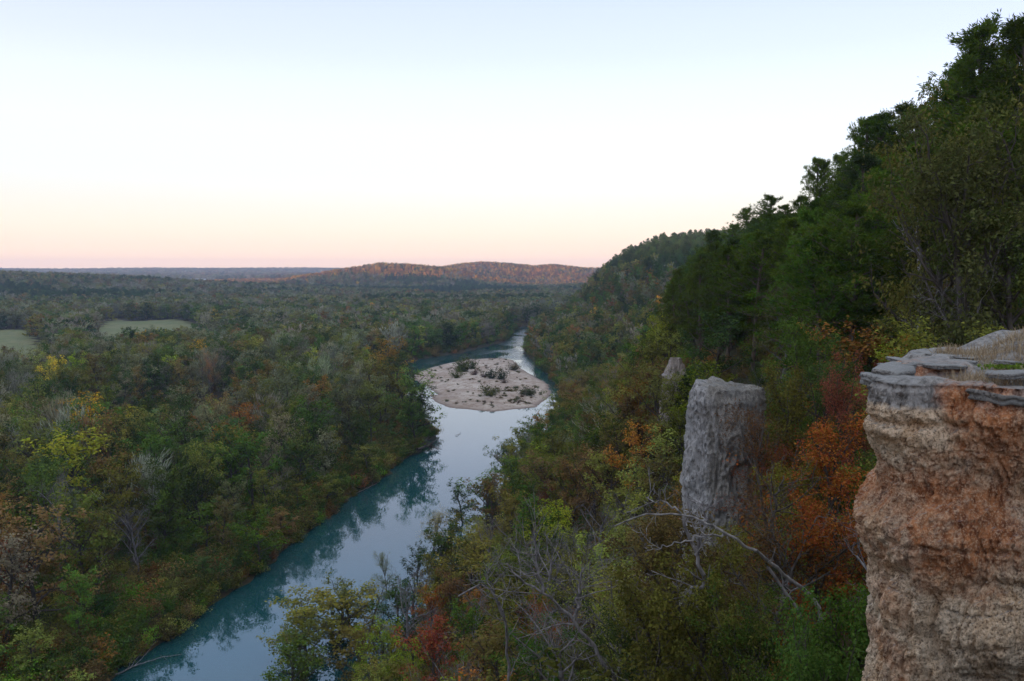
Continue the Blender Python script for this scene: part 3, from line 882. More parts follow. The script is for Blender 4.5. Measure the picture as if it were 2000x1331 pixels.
# scatter the rest
def scatter(x0, x1, y0, y1, step):
    nx, ny = int((x1 - x0) / step), int((y1 - y0) / step)
    X, Y = np.meshgrid(x0 + (np.arange(nx) + .5) * step, y0 + (np.arange(ny) + .5) * step)
    X = X.ravel() + rng.uniform(-.45, .45, X.size) * step
    Y = Y.ravel() + rng.uniform(-.45, .45, Y.size) * step
    return X, Y
def in_view(X, Y, Z, margin=160, top=20):
    px, py, f = project(X, Y, Z)
    return (f > 3) & (px > -margin) & (px < 2000 + margin) & (py < 1331 + margin * 1.6) & (Y > 8)

CAND = []
def add_candidates(X, Y, zone, step):
    Z = ground(X, Y)
    lb, rb = LB(Y), RB(Y)
    water = (X > lb - 1.2) & (X < rb + 1.5) & (Y < 960)
    ok = ~water & in_view(X, Y, Z + 5) & clear_of_fields(X, Y, 2.0)
    X, Y, Z = X[ok], Y[ok], Z[ok]
    u = X - np.interp(Y, _FOOT[:, 0], _FOOT[:, 1])
    return X, Y, Z, u

def avoid(X, Y, fac=.55):
    ok = np.ones(len(X), bool)
    for t in INDIV:
        if not t['feat']: continue
        r = crown_r(t['kind'], t['h'], t['wide'])
        ok &= np.hypot(X - t['X'], Y - t['Y']) > r * fac + 1.2
    # keep off the rock tower, the pillar and the ledge
    ok &= ~((X > 4.5) & (X < 24) & (Y > 3) & (Y < 21))
    ok &= np.hypot(X, Y) > 21
    ok &= np.hypot(X - 11.0, Y - 40) > 3.2
    ok &= np.hypot(X - 22.0, Y - 105) > 3.0
    return ok

# --- near slope (broadleaf thickets), pines higher up
X, Y = scatter(-45, 90, 14, 330, 3.9)
X, Y, Z, u = add_candidates(X, Y, 'slope', 3.9)
keep = (u > 0.5) & avoid(X, Y)
X, Y, Z, u = X[keep], Y[keep], Z[keep], u[keep]
px0, _, _ = project(X, Y, Z + 4)
pine_start = np.interp(Y, [0, 40, 70, 130, 250, 330], [62, 62, 50, 38, 42, 60])
isp = (u > pine_start + 3 * vnoise(X / 8, Y / 8, 0, 61)) & (Y < 300)
for i in range(len(X)):
    if isp[i]:
        if rng.uniform() > .48 * (1.5 if u[i] < pine_start[i] + 15 else 1): continue
        h = rng.uniform(13, 19)
        lim = 1e9
        # keep the crest outline of the photograph
        px, py, f = project(X[i], Y[i], Z[i] + h)
        out = np.interp(px, [1330, 1370, 1400, 1440, 1465, 1500, 1545, 1570, 1640, 1660, 1700, 1750, 1800, 1840, 1870, 1910, 1950, 2000], [515, 485, 470, 465, 440, 420, 415, 410, 350, 330, 290, 250, 255, 280, 240, 160, 110, 90]) + rng.uniform(0, 45)
        while py < out and h > 7:
            h -= .7
            px, py, f = project(X[i], Y[i], Z[i] + h)
        if py < out: continue
        k = rng.choice(['pine', 'green', 'dark green'], p=[.7, .2, .1])
        INDIV.append(dict(kind='pine', X=X[i], Y=Y[i], h=h, wide=rng.uniform(1.0, 1.35), colour=k, phrase=None, mesh=None, bark=None, feat=False, col=None))
    else:
        near = Y[i] < 90
        keepp = .62 if near else .55
        if rng.uniform() > keepp: continue
        r = rng.uniform()
        far_ = Y[i] > 220
        names = ['olive', 'green', 'dark green', 'brown', 'rust', 'grey', 'light olive', 'yellow-green', 'red', 'orange']
        w = [26, 6 if near else 12, 9, 16, 9 if near else 4, 16 if near else 11, 20, 9 if not far_ else 2, 1.5, 5 if near else 1]
        k = names[int(rng.choice(len(names), p=np.array(w) / sum(w)))]
        kind = 'bare' if k == 'grey' else ('sparse' if (near and rng.uniform() < .3) else ('cedar' if k == 'dark green' and rng.uniform() < .3 else 'broadleaf'))
        h = rng.uniform(5.0, 8.5) if near else rng.uniform(7, 11)
        if kind == 'cedar': h *= .75
        ol = np.interp(px0[i], [500, 560, 700, 800, 900, 1000, 1100, 1200, 1300, 1500, 1600, 1700, 1850, 2000], [1230, 1170, 1110, 1030, 955, 880, 800, 745, 735, 720, 700, 620, 480, 420])
        while Y[i] < 105 and project(X[i], Y[i], Z[i] + h)[1] < ol and h > 3.4: h -= .4
        if Y[i] < 105 and project(X[i], Y[i], Z[i] + h)[1] < ol - 25: continue
        # leave the rock pillar in sight
        px, py, f = project(X[i], Y[i], Z[i] + h)
        if 1290 < px < 1545 and Y[i] < 40.5 and py < 1040: continue
        if 1250 < px < 1720 and Y[i] < 29 and py < 1120: continue
        if 1530 < px < 1720 and Y[i] < 34 and py < 900: continue
        INDIV.append(dict(kind=kind, X=X[i], Y=Y[i], h=h, wide=rng.uniform(.95, 1.3), colour=k, phrase=None, mesh=None, bark=None, feat=False, col=None))

# --- the plain to the left, near part
X, Y = scatter(-420, 20, 60, 420, 7.2)
X, Y, Z, u = add_candidates(X, Y, 'plain', 6.2)
keep = (X < LB(Y) - .5) & avoid(X, Y, 1.15)
X, Y, Z = X[keep], Y[keep], Z[keep]
PL_N = ['olive', 'green', 'dark green', 'grey-green', 'grey', 'brown', 'rust', 'yellow-green', 'light olive', 'golden']
patch = fbm(X / 45, Y / 45, 0, 71, 3)
bankd = LB(Y) - X
for i in range(len(X)):
    bk = bankd[i] < 12
    w = np.array([20, 12, 16, 32, 15, 8, 1.0, 2.0, 5, .8], float)
    if bk: w = np.array([22, 26, 34, 5, 2, 5, .3, 4, 2, .2])
    if Y[i] < 210 and not bk: w = np.array([20, 14, 34, 12, 10, 8, .6, 1.0, 2, .3], float)  # near and bank trees: shaded sides put into a darker colour mix
    w[4] *= np.clip(1 + 3 * patch[i], .2, 3)
    k = PL_N[int(rng.choice(len(PL_N), p=w / w.sum()))]
    h = rng.uniform(4, 8) if bankd[i] < 6 else (rng.uniform(9, 14) if bk else rng.uniform(11, 17.5))
    if Y[i] < 150 and X[i] > -75: h *= .85
    kind = 'bare' if k == 'grey' else 'broadleaf'
    INDIV.append(dict(kind=kind, X=X[i], Y=Y[i], h=h, wide=rng.uniform(.78, 1.15) * (1.5 if h < 8 else 1), colour=k, phrase=None, mesh=None, bark=None, feat=False, col=None))

# which of them show largest: those stay things of their own, the rest become one wood
for t in INDIV:
    t['Z'] = float(ground(t['X'], t['Y']))
    px, py, f = project(t['X'], t['Y'], t['Z'] + t['h'] * .62)
    t['px'], t['py'], t['f'] = float(px), float(py), float(f)
    inside = -60 < px < 2060 and -100 < py < 1420
    t['size'] = (t['h'] / f) * (1 if inside else .05) * (100 if t['feat'] else 1)
LIMIT = {'broadleaf': 300, 'pine': 150, 'bare': 110, 'cedar': 40}
fam = {'sparse': 'broadleaf'}
chosen, rest = [], []
for famname, lim in LIMIT.items():
    L = sorted([t for t in INDIV if fam.get(t['kind'], t['kind']) == famname], key=lambda t: -t['size'])
    chosen += L[:lim]; rest += L[lim:]

FEATB = 1.0
COLWORD = {'grey': 'bare grey', 'grey-green': 'grey-green', 'pine': 'deep green', 'green': 'mid green'}
NAME = {'broadleaf': 'broadleaf_tree', 'sparse': 'broadleaf_tree', 'bare': 'bare_tree', 'pine': 'pine_tree', 'cedar': 'cedar_tree'}
NOUN = {'broadleaf': 'broadleaf tree', 'sparse': 'thin-leaved tree', 'bare': 'leafless tree', 'pine': 'pine', 'cedar': 'cedar'}
LAND = [(t['px'], t['py'], p_, t['phrase']) for t in chosen if t['phrase'] for p_ in [None]]
SHORT = []
for t in chosen:
    if t['phrase']:
        SHORT.append((t['px'], t['py'], t['phrase']))
def zone(t):
    if t['X'] < LB(t['Y']): return "in the wood on the river plain"
    if t['kind'] == 'pine': return "on the steep hillside"
    return "on the slope under the bluff"
LANDMARK = [  # short names of what one can find in the photo, with their place in it
    (95, 748, "the golden sycamore"), (150, 925, "the bright yellow-green tree"), (470, 850, "the rusty round tree"), (410, 728, "the pale orange tree"),
    (757, 722, "the yellow-topped tree on the point"), (508, 1060, "the bright green waterside tree"), (110, 1020, "the forked dead snag"), (330, 808, "the green pasture"),
    (10, 1110, "the dark red tree"), (300, 632, "the long pale meadow"), (845, 872, "the root wad at the point"), (280, 1285, "the driftwood by the left bank"), (690, 950, "the driftwood under the left bank"),
    (955, 750, "the gravel bar"), (1010, 650, "the far river bend"), (648, 1215, "the olive-gold tree by the water"), (765, 1262, "the lemon yellow small tree"), (945, 1245, "the dark cedar on the slope"),
    (845, 1045, "the pale yellow leaning tree"), (1060, 1005, "the crimson small tree"), (1070, 1130, "the large bare grey tree"), (1415, 850, "the grey rock pillar"), (1640, 960, "the bright orange tree"),
    (1315, 700, "the small pale crag"), (1530, 655, "the pale olive tree"), (1445, 1080, "the fallen pale trunk"), (1862, 580, "the dark red tree under the pines"), (1925, 440, "the leaning olive tree"),
    (1600, 320, "the lone twisted treetop"), (1790, 480, "the pale pine trunk"), (1920, 150, "the topmost pines"), (1760, 270, "the round-topped pines"), (1800, 700, "the slabs on the near outcrop"), (1500, 430, "the low end of the crest")]
cells = {}
for t in chosen:
    if t['phrase']:
        continue
    kN = NAME[t['kind']]
    dd = [(math.hypot(t['px'] - a, (t['py'] - b) * 1.15), a, b, nm) for a, b, nm in LANDMARK]
    dd.sort()
    dist_, a, b, nm = dd[0]
    dx, dy = t['px'] - a, t['py'] - b
    side = ("right of" if dx > 0 else "left of") if abs(dx) > abs(dy) else ("above" if dy < 0 else "below")
    t['_cell'] = (kN, side, nm); cells.setdefault(t['_cell'], []).append((dist_, id(t)))
rank = {}
for c_, v in cells.items():
    v.sort()
    for i, (_, k) in enumerate(v): rank[k] = i
ORD = ["nearest", "second nearest", "third nearest", "fourth nearest", "fifth nearest", "sixth nearest", "seventh nearest", "eighth nearest", "ninth nearest", "tenth nearest"] + \
      [w + " nearest" for w in ("eleventh", "twelfth", "thirteenth", "fourteenth", "fifteenth", "sixteenth", "seventeenth", "eighteenth", "nineteenth", "twentieth", "twenty-first", "twenty-second", "twenty-third", "twenty-fourth", "twenty-fifth", "twenty-sixth", "twenty-seventh", "twenty-eighth", "twenty-ninth", "thirtieth")]
GROUPS = {'pine_tree': 'pines on the steep hillside', 'cedar_tree': 'cedars on the slope', 'bare_tree': 'leafless trees in the wood'}
used = set()
first = {}
rndp = random.Random(3)
for t in chosen:
    kd = t['kind']; near = t['f'] < 58
    if t['phrase']:
        label = t['phrase']
    else:
        kN, side, nm = t['_cell']
        r_ = min(rank[id(t)], len(ORD) - 1)
        cw = COLWORD.get(t['colour'], t['colour'])
        noun = NOUN[kd]
        if kd == 'bare': cw = 'grey'
        ow = ORD[r_]
        label = "%s %s, %s %s %s" % (cw, noun, ow, side, nm)
        if kd == 'broadleaf' or kd == 'sparse':
            label = "%s %s, %s %s %s" % (cw, noun, ow, side, nm)
    if kd == 'pine': src = PINE[rndp.randrange(4)]
    elif kd == 'cedar': src = CEDAR[rndp.randrange(2)]
    elif kd == 'bare': src = BARE[rndp.randrange(3)] if t['f'] < 130 or t['feat'] else MIDBARE[rndp.randrange(3)]
    elif kd == 'sparse': src = SPARSE[rndp.randrange(3)]
    else: src = NEAR[rndp.randrange(5)] if near else MID[rndp.randrange(5)]
    s = t['h'] / tall[kd]
    g = GROUPS.get(NAME[kd]) or ("broadleaf trees on the slope" if t['X'] > RB(t['Y']) else "broadleaf trees on the river plain")
    o = thing(NAME[kd], label, 'tree', (t['X'], t['Y'], t['Z']), rndp.uniform(0, 6.28), g, (s * t['wide'], s * t['wide'], s))
    tr = link("trunk", src[0], o); cr = link("branches" if kd == 'bare' and src in BARE else "crown", src[1], o)
    if t['bark'] is not None:
        tr.data = src[0].copy(); tr.data.materials.clear(); tr.data.materials.append(t['bark'])
    c = np.array(t['col'] if t['col'] else COL[t['colour']])
    if t['feat'] and t['X'] < LB(t['Y']): c = c * 1.3
    elif t['X'] < LB(t['Y']): c = c * 1.18
    c = c * (1 + .25 * (np.array([rndp.random() for _ in range(3)]) - .5)) * rndp.uniform(.65, 1.4) if not t['col'] else c
    cr.color = (*c, 1)
    t['ob'] = o

# ----------------------------------------------------------------- the rest of the woods
WOODP = [merged(make_broad("w", 900 + i, 9, .36, .30, rounded=1.0, min_r=.04, sides=3, patchy=.1, H=10, W=w, limbs=12, subs=5, twigs=2, clear=.12), MAT_BARK) for i, w in enumerate((8, 7, 9, 6.5))]
WOODP += [merged(sticks(950 + i), MAT_PALE) for i in range(2)]
WOODP += [merged(pine(960 + i, tuft=6, nlen=.6, per=4, min_r=.05), MAT_PINEBARK) for i in range(2)]
far_leaf = []
for i, w in enumerate((8, 7, 9, 7.5)):
    far_leaf.append(merged(make_broad("f", 980 + i, 5, .66, .34, rounded=1.0, min_r=.07, sides=3, patchy=.0, H=10, W=w, limbs=10, subs=4, twigs=2, clear=.08), MAT_BARK))
far_leaf += [merged(sticks(990 + i, nn=320, wd=.13, ln=1.6), MAT_PALE) for i in range(2)]
far_leaf += [merged(pine(995 + i, tuft=2, nlen=1.5, per=3, whorls=12, min_r=.06, clear=.25), MAT_PINEBARK) for i in range(2)]

def kind_idx(kinds):
    """0-3 leafy, 4-5 bare, 6-7 pine"""
    out = np.zeros(len(kinds), int)
    r = rng.uniform(size=len(kinds))
    for i, k in enumerate(kinds):
        out[i] = {'bare': 4 + int(r[i] * 2), 'pine': 6 + int(r[i] * 2)}.get(k, int(r[i] * 4))
    return out
def varied(cols):
    c = np.array(cols)
    return c * (1 + .22 * rng.uniform(-.5, .5, c.shape)) * rng.uniform(.72, 1.7, (len(c), 1))

if rest:
    P = np.array([(t['X'], t['Y'], t['Z']) for t in rest])
    kk = [t['kind'] for t in rest]
    sc3 = np.array([(t['h'] / tall[t['kind']] * t['wide'],) * 2 + (t['h'] / tall[t['kind']],) for t in rest])
    instancer("woodland", WOODP, P, rng.uniform(0, 6.28, len(P)), sc3, varied([COL[t['colour']] for t in rest]), kind_idx(kk),
              kind='stuff', label="mixed autumn wood filling the river plain and lower slope behind the nearer trees", category='woodland')

def wood(name, label, X, Y, step, hmin, hmax, names, weights, protos, patchsize=90, pine_zone=None, wide=1.0):
    Z = ground(X, Y)
    lb, rb = LB(Y), RB(Y)
    ok = ~((X > lb - 2) & (X < rb + 2) & (Y < 960)) & in_view(X, Y, Z + 5, 120) & clear_of_fields(X, Y, 3.0)
    X, Y, Z = X[ok], Y[ok], Z[ok]
    # drop what the land itself hides well below the skyline of what stands before it
    az = np.arctan2(X, Y); el = (Z + hmax - EYE) / np.hypot(X, Y)
    order = np.argsort(np.hypot(X, Y)); bins = np.clip(((az + .75) / 1.5 * 700).astype(int), 0, 699)
    mx = np.full(700, -9.0); vis = np.ones(len(X), bool)
    for i in order:
        b_ = bins[i]
        if el[i] < mx[b_] - .004: vis[i] = False
        elif el[i] - hmax / math.hypot(X[i], Y[i]) > mx[b_]: mx[b_] = el[i] - hmax / math.hypot(X[i], Y[i])
    X, Y, Z = X[vis], Y[vis], Z[vis]
    cols, kinds = [], []
    p1 = fbm(X / patchsize, Y / patchsize, 0, 81, 3); p2 = fbm(X / patchsize, Y / patchsize, 0, 82, 3)
    names_l, W = list(names), np.array(weights, float)
    rr_ = rng.uniform(size=len(X))
    foot = np.interp(Y, _FOOT[:, 0], _FOOT[:, 1])
    for i in range(len(X)):
        w = W.copy()
        w[0] *= math.exp(2.2 * p1[i]); w[-1] *= math.exp(-2.2 * p1[i]); w[1] *= math.exp(2.2 * p2[i]); w[2] *= math.exp(-2.2 * p2[i])
        k = names_l[min(int(np.searchsorted(np.cumsum(w) / w.sum(), rr_[i])), len(w) - 1)]
        kd = 'bare' if k == 'grey' else 'broadleaf'
        if pine_zone is not None and pine_zone(X[i], Y[i], Z[i], p2[i]):
            k, kd = 'dark green', 'pine'
        cols.append(COL[k]); kinds.append(kd)
    h = rng.uniform(hmin, hmax, len(X)) * (1 + .12 * p2)
    s = np.where(np.array([k == 'pine' for k in kinds]), h / 16 * 1.1, h / 10)
    wdt = s * wide * rng.uniform(.8, 1.15, len(X))
    instancer(name, protos, np.stack([X, Y, Z], 1), rng.uniform(0, 6.28, len(X)), np.stack([wdt, wdt, s], 1), varied(cols), kind_idx(kinds),
              kind='stuff', label=label, category='woodland')
    return len(X)

NM = ['grey', 'olive', 'green', 'dark green', 'grey-green', 'brown', 'rust', 'light olive', 'golden']
X, Y = scatter(-760, 60, 420, 1100, 9.2)
m_ = X < LB(Y) - 1
cnt1 = wood("bottomland_wood", "dense mixed wood of dull autumn crowns covering the flat valley beyond the near trees", X[m_], Y[m_], 8, 11, 16, NM, [16, 20, 12, 20, 34, 8, 1, 5, .5], far_leaf, 90, None, 1.25)
X, Y = scatter(-1750, 400, 1100, 2150, 10.5)
def pz(x, y, z, q): return (-480 < x < 60 and 1640 < y < 1950 and y > 1700 + 60 * math.sin(x / 90)) or q > .42
m_ = X < np.interp(Y, _FOOT[:, 0], _FOOT[:, 1])
cnt2 = wood("far_valley_wood", "hazy wood across the far valley floor below the autumn hills", X[m_], Y[m_], 10.5, 11, 16, NM, [14, 14, 8, 18, 32, 12, 2, 5, .6], far_leaf, 140, pz, 1.2)
X, Y = scatter(10, 420, 290, 1250, 7.2)
u = X - np.interp(Y, _FOOT[:, 0], _FOOT[:, 1])
m_ = (u > 1) & ~((Y < 330) & (X < 60))
def pz2(x, y, z, q): return z > 48 + 12 * q and y < 1000
cnt3 = wood("hillside_wood", "dark wood covering the long hillside along the far right bank", X[m_], Y[m_], 7.2, 8, 12.5, NM, [8, 22, 22, 26, 10, 12, 3, 8, 1], far_leaf, 60, pz2)
X, Y = scatter(-1000, 1250, 2150, 3100, 11)
cnt4 = wood("autumn_hill_wood", "russet and brown autumn trees covering the low hills on the horizon", X, Y, 11, 10, 14,
            ['autumn', 'rust', 'dark green', 'olive', 'golden', 'grey'], [34, 24, 9, 12, 12, 8], far_leaf, 120, None, 1.2)
X, Y = scatter(-5200, 2500, 3100, 6800, 36)
cnt5 = wood("ridge_wood", "blue hazed trees of the distant ridge under the pink sky", X, Y, 38, 26, 36, ['brown', 'olive', 'dark green', 'grey-green', 'grey'], [20, 20, 22, 20, 14], far_leaf, 400, None, 1.5)

# undergrowth between the trees
SHP = [merged(s, MAT_BARK) for s in SHRUB]
X1, Y1 = scatter(-40, 60, 12, 140, 1.9)
Z1 = ground(X1, Y1); u1 = X1 - np.interp(Y1, _FOOT[:, 0], _FOOT[:, 1])
ok1 = (u1 > .8) & (np.hypot(X1, Y1) > 20) & in_view(X1, Y1, Z1, 60) & ~((X1 > 4.6) & (X1 < 24) & (Y1 > 9) & (Y1 < 20)) & (np.hypot(X1 - 11, Y1 - 40) > 2.6) & (rng.uniform(size=len(X1)) < .75)
X2, Y2 = scatter(-120, -20, 70, 300, 2.6)
Z2 = ground(X2, Y2); d2 = LB(Y2) - X2
ok2 = (d2 > .2) & (d2 < 30) & in_view(X2, Y2, Z2, 60)
X3, Y3 = scatter(-120, 10, 60, 330, 1.5); Z3 = ground(X3, Y3); d3 = LB(Y3) - X3
ok3 = (d3 > -2.5) & (d3 < 7) & (Z3 > .25) & in_view(X3, Y3, Z3, 60)
X4, Y4 = scatter(-80, 60, 330, 760, 3.0); Z4 = ground(X4, Y4)
ok4 = (Z4 > .3) & (((LB(Y4) - X4 > -2) & (LB(Y4) - X4 < 9)) | ((X4 - RB(Y4) > -1) & (X4 - RB(Y4) < 9)))
X2, Y2, Z2 = np.concatenate([X2[ok2], X3[ok3], X4[ok4]]), np.concatenate([Y2[ok2], Y3[ok3], Y4[ok4]]), np.concatenate([Z2[ok2], Z3[ok3], Z4[ok4]])
ok2 = np.ones(len(X2), bool)
XX, YY, ZZ = np.concatenate([X1[ok1], X2[ok2]]), np.concatenate([Y1[ok1], Y2[ok2]]), np.concatenate([Z1[ok1], Z2[ok2]])
un = ['green', 'olive', 'brown', 'dark green', 'rust', 'light olive', 'bright green']
ki = rng.choice(len(un), len(XX), p=np.array([24, 22, 20, 14, 8, 6, 6]) / 100)
s = rng.uniform(.45, 1.15, len(XX)) * np.where(YY > 330, 2.0, np.where(XX < LB(YY) + 2, 1.4, 1.0))
instancer("undergrowth", SHP, np.stack([XX, YY, ZZ], 1), rng.uniform(0, 6.28, len(XX)), np.stack([s, s, s], 1), varied([COL[un[k]] for k in ki]),
          rng.integers(0, 3, len(XX)), kind='stuff', label="mixed green and brown undergrowth between the trees of slope and bank", category='undergrowth')
m9 = np.hypot(XX + 52, YY - 114) < 8
print('NEARBANK', m9.sum(), XX[m9][:5], YY[m9][:5], ZZ[m9][:8], LB(114.), [round(float(ground(q, 114.)), 2) for q in range(-64, -44, 2)])
print("COUNTS", len(chosen), len(rest), cnt1, cnt2, cnt3, cnt4, cnt5, len(XX))

# ----------------------------------------------------------------- haze
hz, n, l = new_mat("valley_haze")
n.remove(n["Principled BSDF"])
pv = n.new("ShaderNodeVolumePrincipled")
pv.inputs['Color'].default_value = (0.56, 0.70, 1.0, 1)
pv.inputs['Density'].default_value = 0.00011
l.new(pv.outputs[0], n["Material Output"].inputs['Volume'])
S = 7700
v = [(x * S, y * S, z) for z in (-4, 175) for y in (-1, 1) for x in (-1, 1)]
f = [(0, 2, 3, 1), (4, 5, 7, 6), (0, 1, 5, 4), (2, 6, 7, 3), (0, 4, 6, 2), (1, 3, 7, 5)]
link("haze", mesh_np("haze", v, f, [hz]), kind='stuff', label="thin blue evening haze lying over the whole valley", category='haze')

# ----------------------------------------------------------------- rock
def rock_material(name, light, dark, brown, stain=None, cap=None, lichen=.5, zscale=.5, pale=None):
    m, n, l = new_mat(name)
    tc = n.new("ShaderNodeTexCoord")
    oc = tc.outputs['Object']
    mp = n.new("ShaderNodeMapping"); mp.inputs['Scale'].default_value = (1, 1, zscale); l.new(oc, mp.inputs[0])
    a = noise_node(n, l, mp.outputs[0], 1.3, 6, .6, .6)
    b_ = noise_node(n, l, mp.outputs[0], 7.0, 6, .7, .3)
    c_ = noise_node(n, l, oc, 26.0, 5, .7)
    col = mixc(n, l, mapr(n, l, a, .38, .62), light, brown)
    col = mixc(n, l, mapr(n, l, b_, .50, .68, 0, .8), col, dark)
    col = mixc(n, l, mapr(n, l, c_, .46, .62, 0, .55), col, tuple(min(1, x * 1.35) for x in light))
    col = mixc(n, l, mapr(n, l, c_, .38, .46, .8, 0), col, tuple(x * .9 for x in dark))
    g = n.new("ShaderNodeNewGeometry")
    if cap is not None:       # weathered grey bed at the top
        sq = n.new("ShaderNodeSeparateXYZ"); l.new(oc, sq.inputs[0])
        cz_ = n.new("ShaderNodeMath"); cz_.operation = 'MULTIPLY_ADD'; l.new(a, cz_.inputs[0]); cz_.inputs[1].default_value = .5; l.new(sq.outputs['Z'], cz_.inputs[2])
        col = mixc(n, l, mapr(n, l, cz_.outputs[0], cap + .2, cap + .28, 0, .9), col, mixc(n, l, mapr(n, l, b_, .44, .6), (.36, .35, .335), (.085, .085, .083)))
    if stain:
        sx = n.new("ShaderNodeSeparateXYZ"); l.new(oc, sx.inputs[0])
        wob = noise_node(n, l, oc, 1.6, 6, .7, .8)
        tot = None
        for (cx, cz, rx, rz, amt, tilt) in stain:
            ax = n.new("ShaderNodeMath"); ax.operation = 'SUBTRACT'; l.new(sx.outputs['X'], ax.inputs[0]); ax.inputs[1].default_value = cx
            az = n.new("ShaderNodeMath"); az.operation = 'SUBTRACT'; l.new(sx.outputs['Z'], az.inputs[0]); az.inputs[1].default_value = cz
            # tilt the patch: x' = x - tilt*z
            tz = n.new("ShaderNodeMath"); tz.operation = 'MULTIPLY_ADD'; l.new(az.outputs[0], tz.inputs[0]); tz.inputs[1].default_value = -tilt; l.new(ax.outputs[0], tz.inputs[2])
            q1 = n.new("ShaderNodeMath"); q1.operation = 'DIVIDE'; l.new(tz.outputs[0], q1.inputs[0]); q1.inputs[1].default_value = rx
            q2 = n.new("ShaderNodeMath"); q2.operation = 'DIVIDE'; l.new(az.outputs[0], q2.inputs[0]); q2.inputs[1].default_value = rz
            s1 = n.new("ShaderNodeMath"); s1.operation = 'MULTIPLY'; l.new(q1.outputs[0], s1.inputs[0]); l.new(q1.outputs[0], s1.inputs[1])
            s2 = n.new("ShaderNodeMath"); s2.operation = 'MULTIPLY_ADD'; l.new(q2.outputs[0], s2.inputs[0]); l.new(q2.outputs[0], s2.inputs[1]); l.new(s1.outputs[0], s2.inputs[2])
            s3 = n.new("ShaderNodeMath"); s3.operation = 'MULTIPLY_ADD'; l.new(wob, s3.inputs[0]); s3.inputs[1].default_value = 3.2; l.new(s2.outputs[0], s3.inputs[2])
            k = mapr(n, l, s3.outputs[0], 1.75, 2.75, amt, 0)
            if tot is None: tot = k
            else:
                mxx = n.new("ShaderNodeMath"); mxx.operation = 'MAXIMUM'; l.new(tot, mxx.inputs[0]); l.new(k, mxx.inputs[1]); tot = mxx.outputs[0]
        rust = mixc(n, l, mapr(n, l, b_, .40, .62), (.56, .22, .085), (.17, .05, .02))
        rust = mixc(n, l, mapr(n, l, c_, .50, .62, 0, .8), rust, (.66, .42, .25))
        col = mixc(n, l, tot, col, rust)
    if pale is not None:      # lit left flank of the pillar, painted in as a paler strip
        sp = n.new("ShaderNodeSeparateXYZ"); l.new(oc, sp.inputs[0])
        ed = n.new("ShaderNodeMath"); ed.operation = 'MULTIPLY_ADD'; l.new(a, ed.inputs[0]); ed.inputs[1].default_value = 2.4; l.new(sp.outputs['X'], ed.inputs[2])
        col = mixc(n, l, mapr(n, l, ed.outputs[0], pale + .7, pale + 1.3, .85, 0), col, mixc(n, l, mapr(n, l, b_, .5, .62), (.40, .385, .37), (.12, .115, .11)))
    # grey lichen crust on faces that look up
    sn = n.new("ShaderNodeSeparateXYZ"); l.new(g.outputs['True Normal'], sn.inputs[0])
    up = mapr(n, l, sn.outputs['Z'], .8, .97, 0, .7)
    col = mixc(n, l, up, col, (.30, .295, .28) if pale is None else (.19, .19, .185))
    gl = noise_node(n, l, oc, .55, 5, .6)
    col = mixc(n, l, mapr(n, l, gl, .52, .62, 0, lichen * (.6 if pale is not None else 1)), col, (.13, .133, .13) if pale is not None else (.20, .20, .19))
    p = n["Principled BSDF"]; l.new(col, p.inputs['Base Color']); p.inputs['Roughness'].default_value = .93
    p.inputs['Specular IOR Level'].default_value = .15
    bm_ = n.new("ShaderNodeBump"); bm_.inputs['Distance'].default_value = .11; bm_.inputs['Strength'].default_value = .9
    hsum = n.new("ShaderNodeMath"); hsum.operation = 'MULTIPLY_ADD'; l.new(c_, hsum.inputs[0]); hsum.inputs[1].default_value = .5; l.new(b_, hsum.inputs[2])
    l.new(hsum.outputs[0], bm_.inputs['Height']); l.new(bm_.outputs[0], p.inputs['Normal'])
    return m

def superell(th_, rx, ry, e=3.0):
    return (np.abs(np.cos(th_) / rx) ** e + np.abs(np.sin(th_) / ry) ** e) ** (-1 / e)

def rock_mass(name, rx, ry, zt, thetas, nz, dispf, topf, mat, parent, zpow=1.0, ntop=40, e=3.0, shear=0.0):
    """closed-sided rock in local coordinates: z from 0 to zt, top pulled in to its centre"""
    t = np.linspace(0, 1, nz)
    z = zt * t ** zpow
    TH, ZZ_ = np.meshgrid(thetas, z)
    r = superell(TH, rx, ry, e)
    ux, uy = np.cos(TH), np.sin(TH)
    x0, y0 = r * ux, r * uy
    dsp = dispf(x0, y0, ZZ_, TH)
    x, y = x0 + dsp * ux, y0 + dsp * uy
    x = x + shear * (y + ry)
    side = np.stack([x, y, ZZ_], -1)
    # top rings
    s = np.linspace(0, 1, ntop + 1)[1:]
    rim = side[-1]
    rings = rim[None] * (1 - s)[:, None, None] * np.array([1, 1, 0]) + np.array([0, 0, zt])
    rings[..., 2] = topf(rings[..., 0], rings[..., 1]) * np.minimum(1, s * 14)[:, None] + zt * (1 - np.minimum(1, s * 14))[:, None]
    V = np.concatenate([side, rings], 0)
    F = grid_faces(len(V), len(thetas), True)
    me = mesh_np(name, V, F, [mat], True)
    return link(name, me, parent)

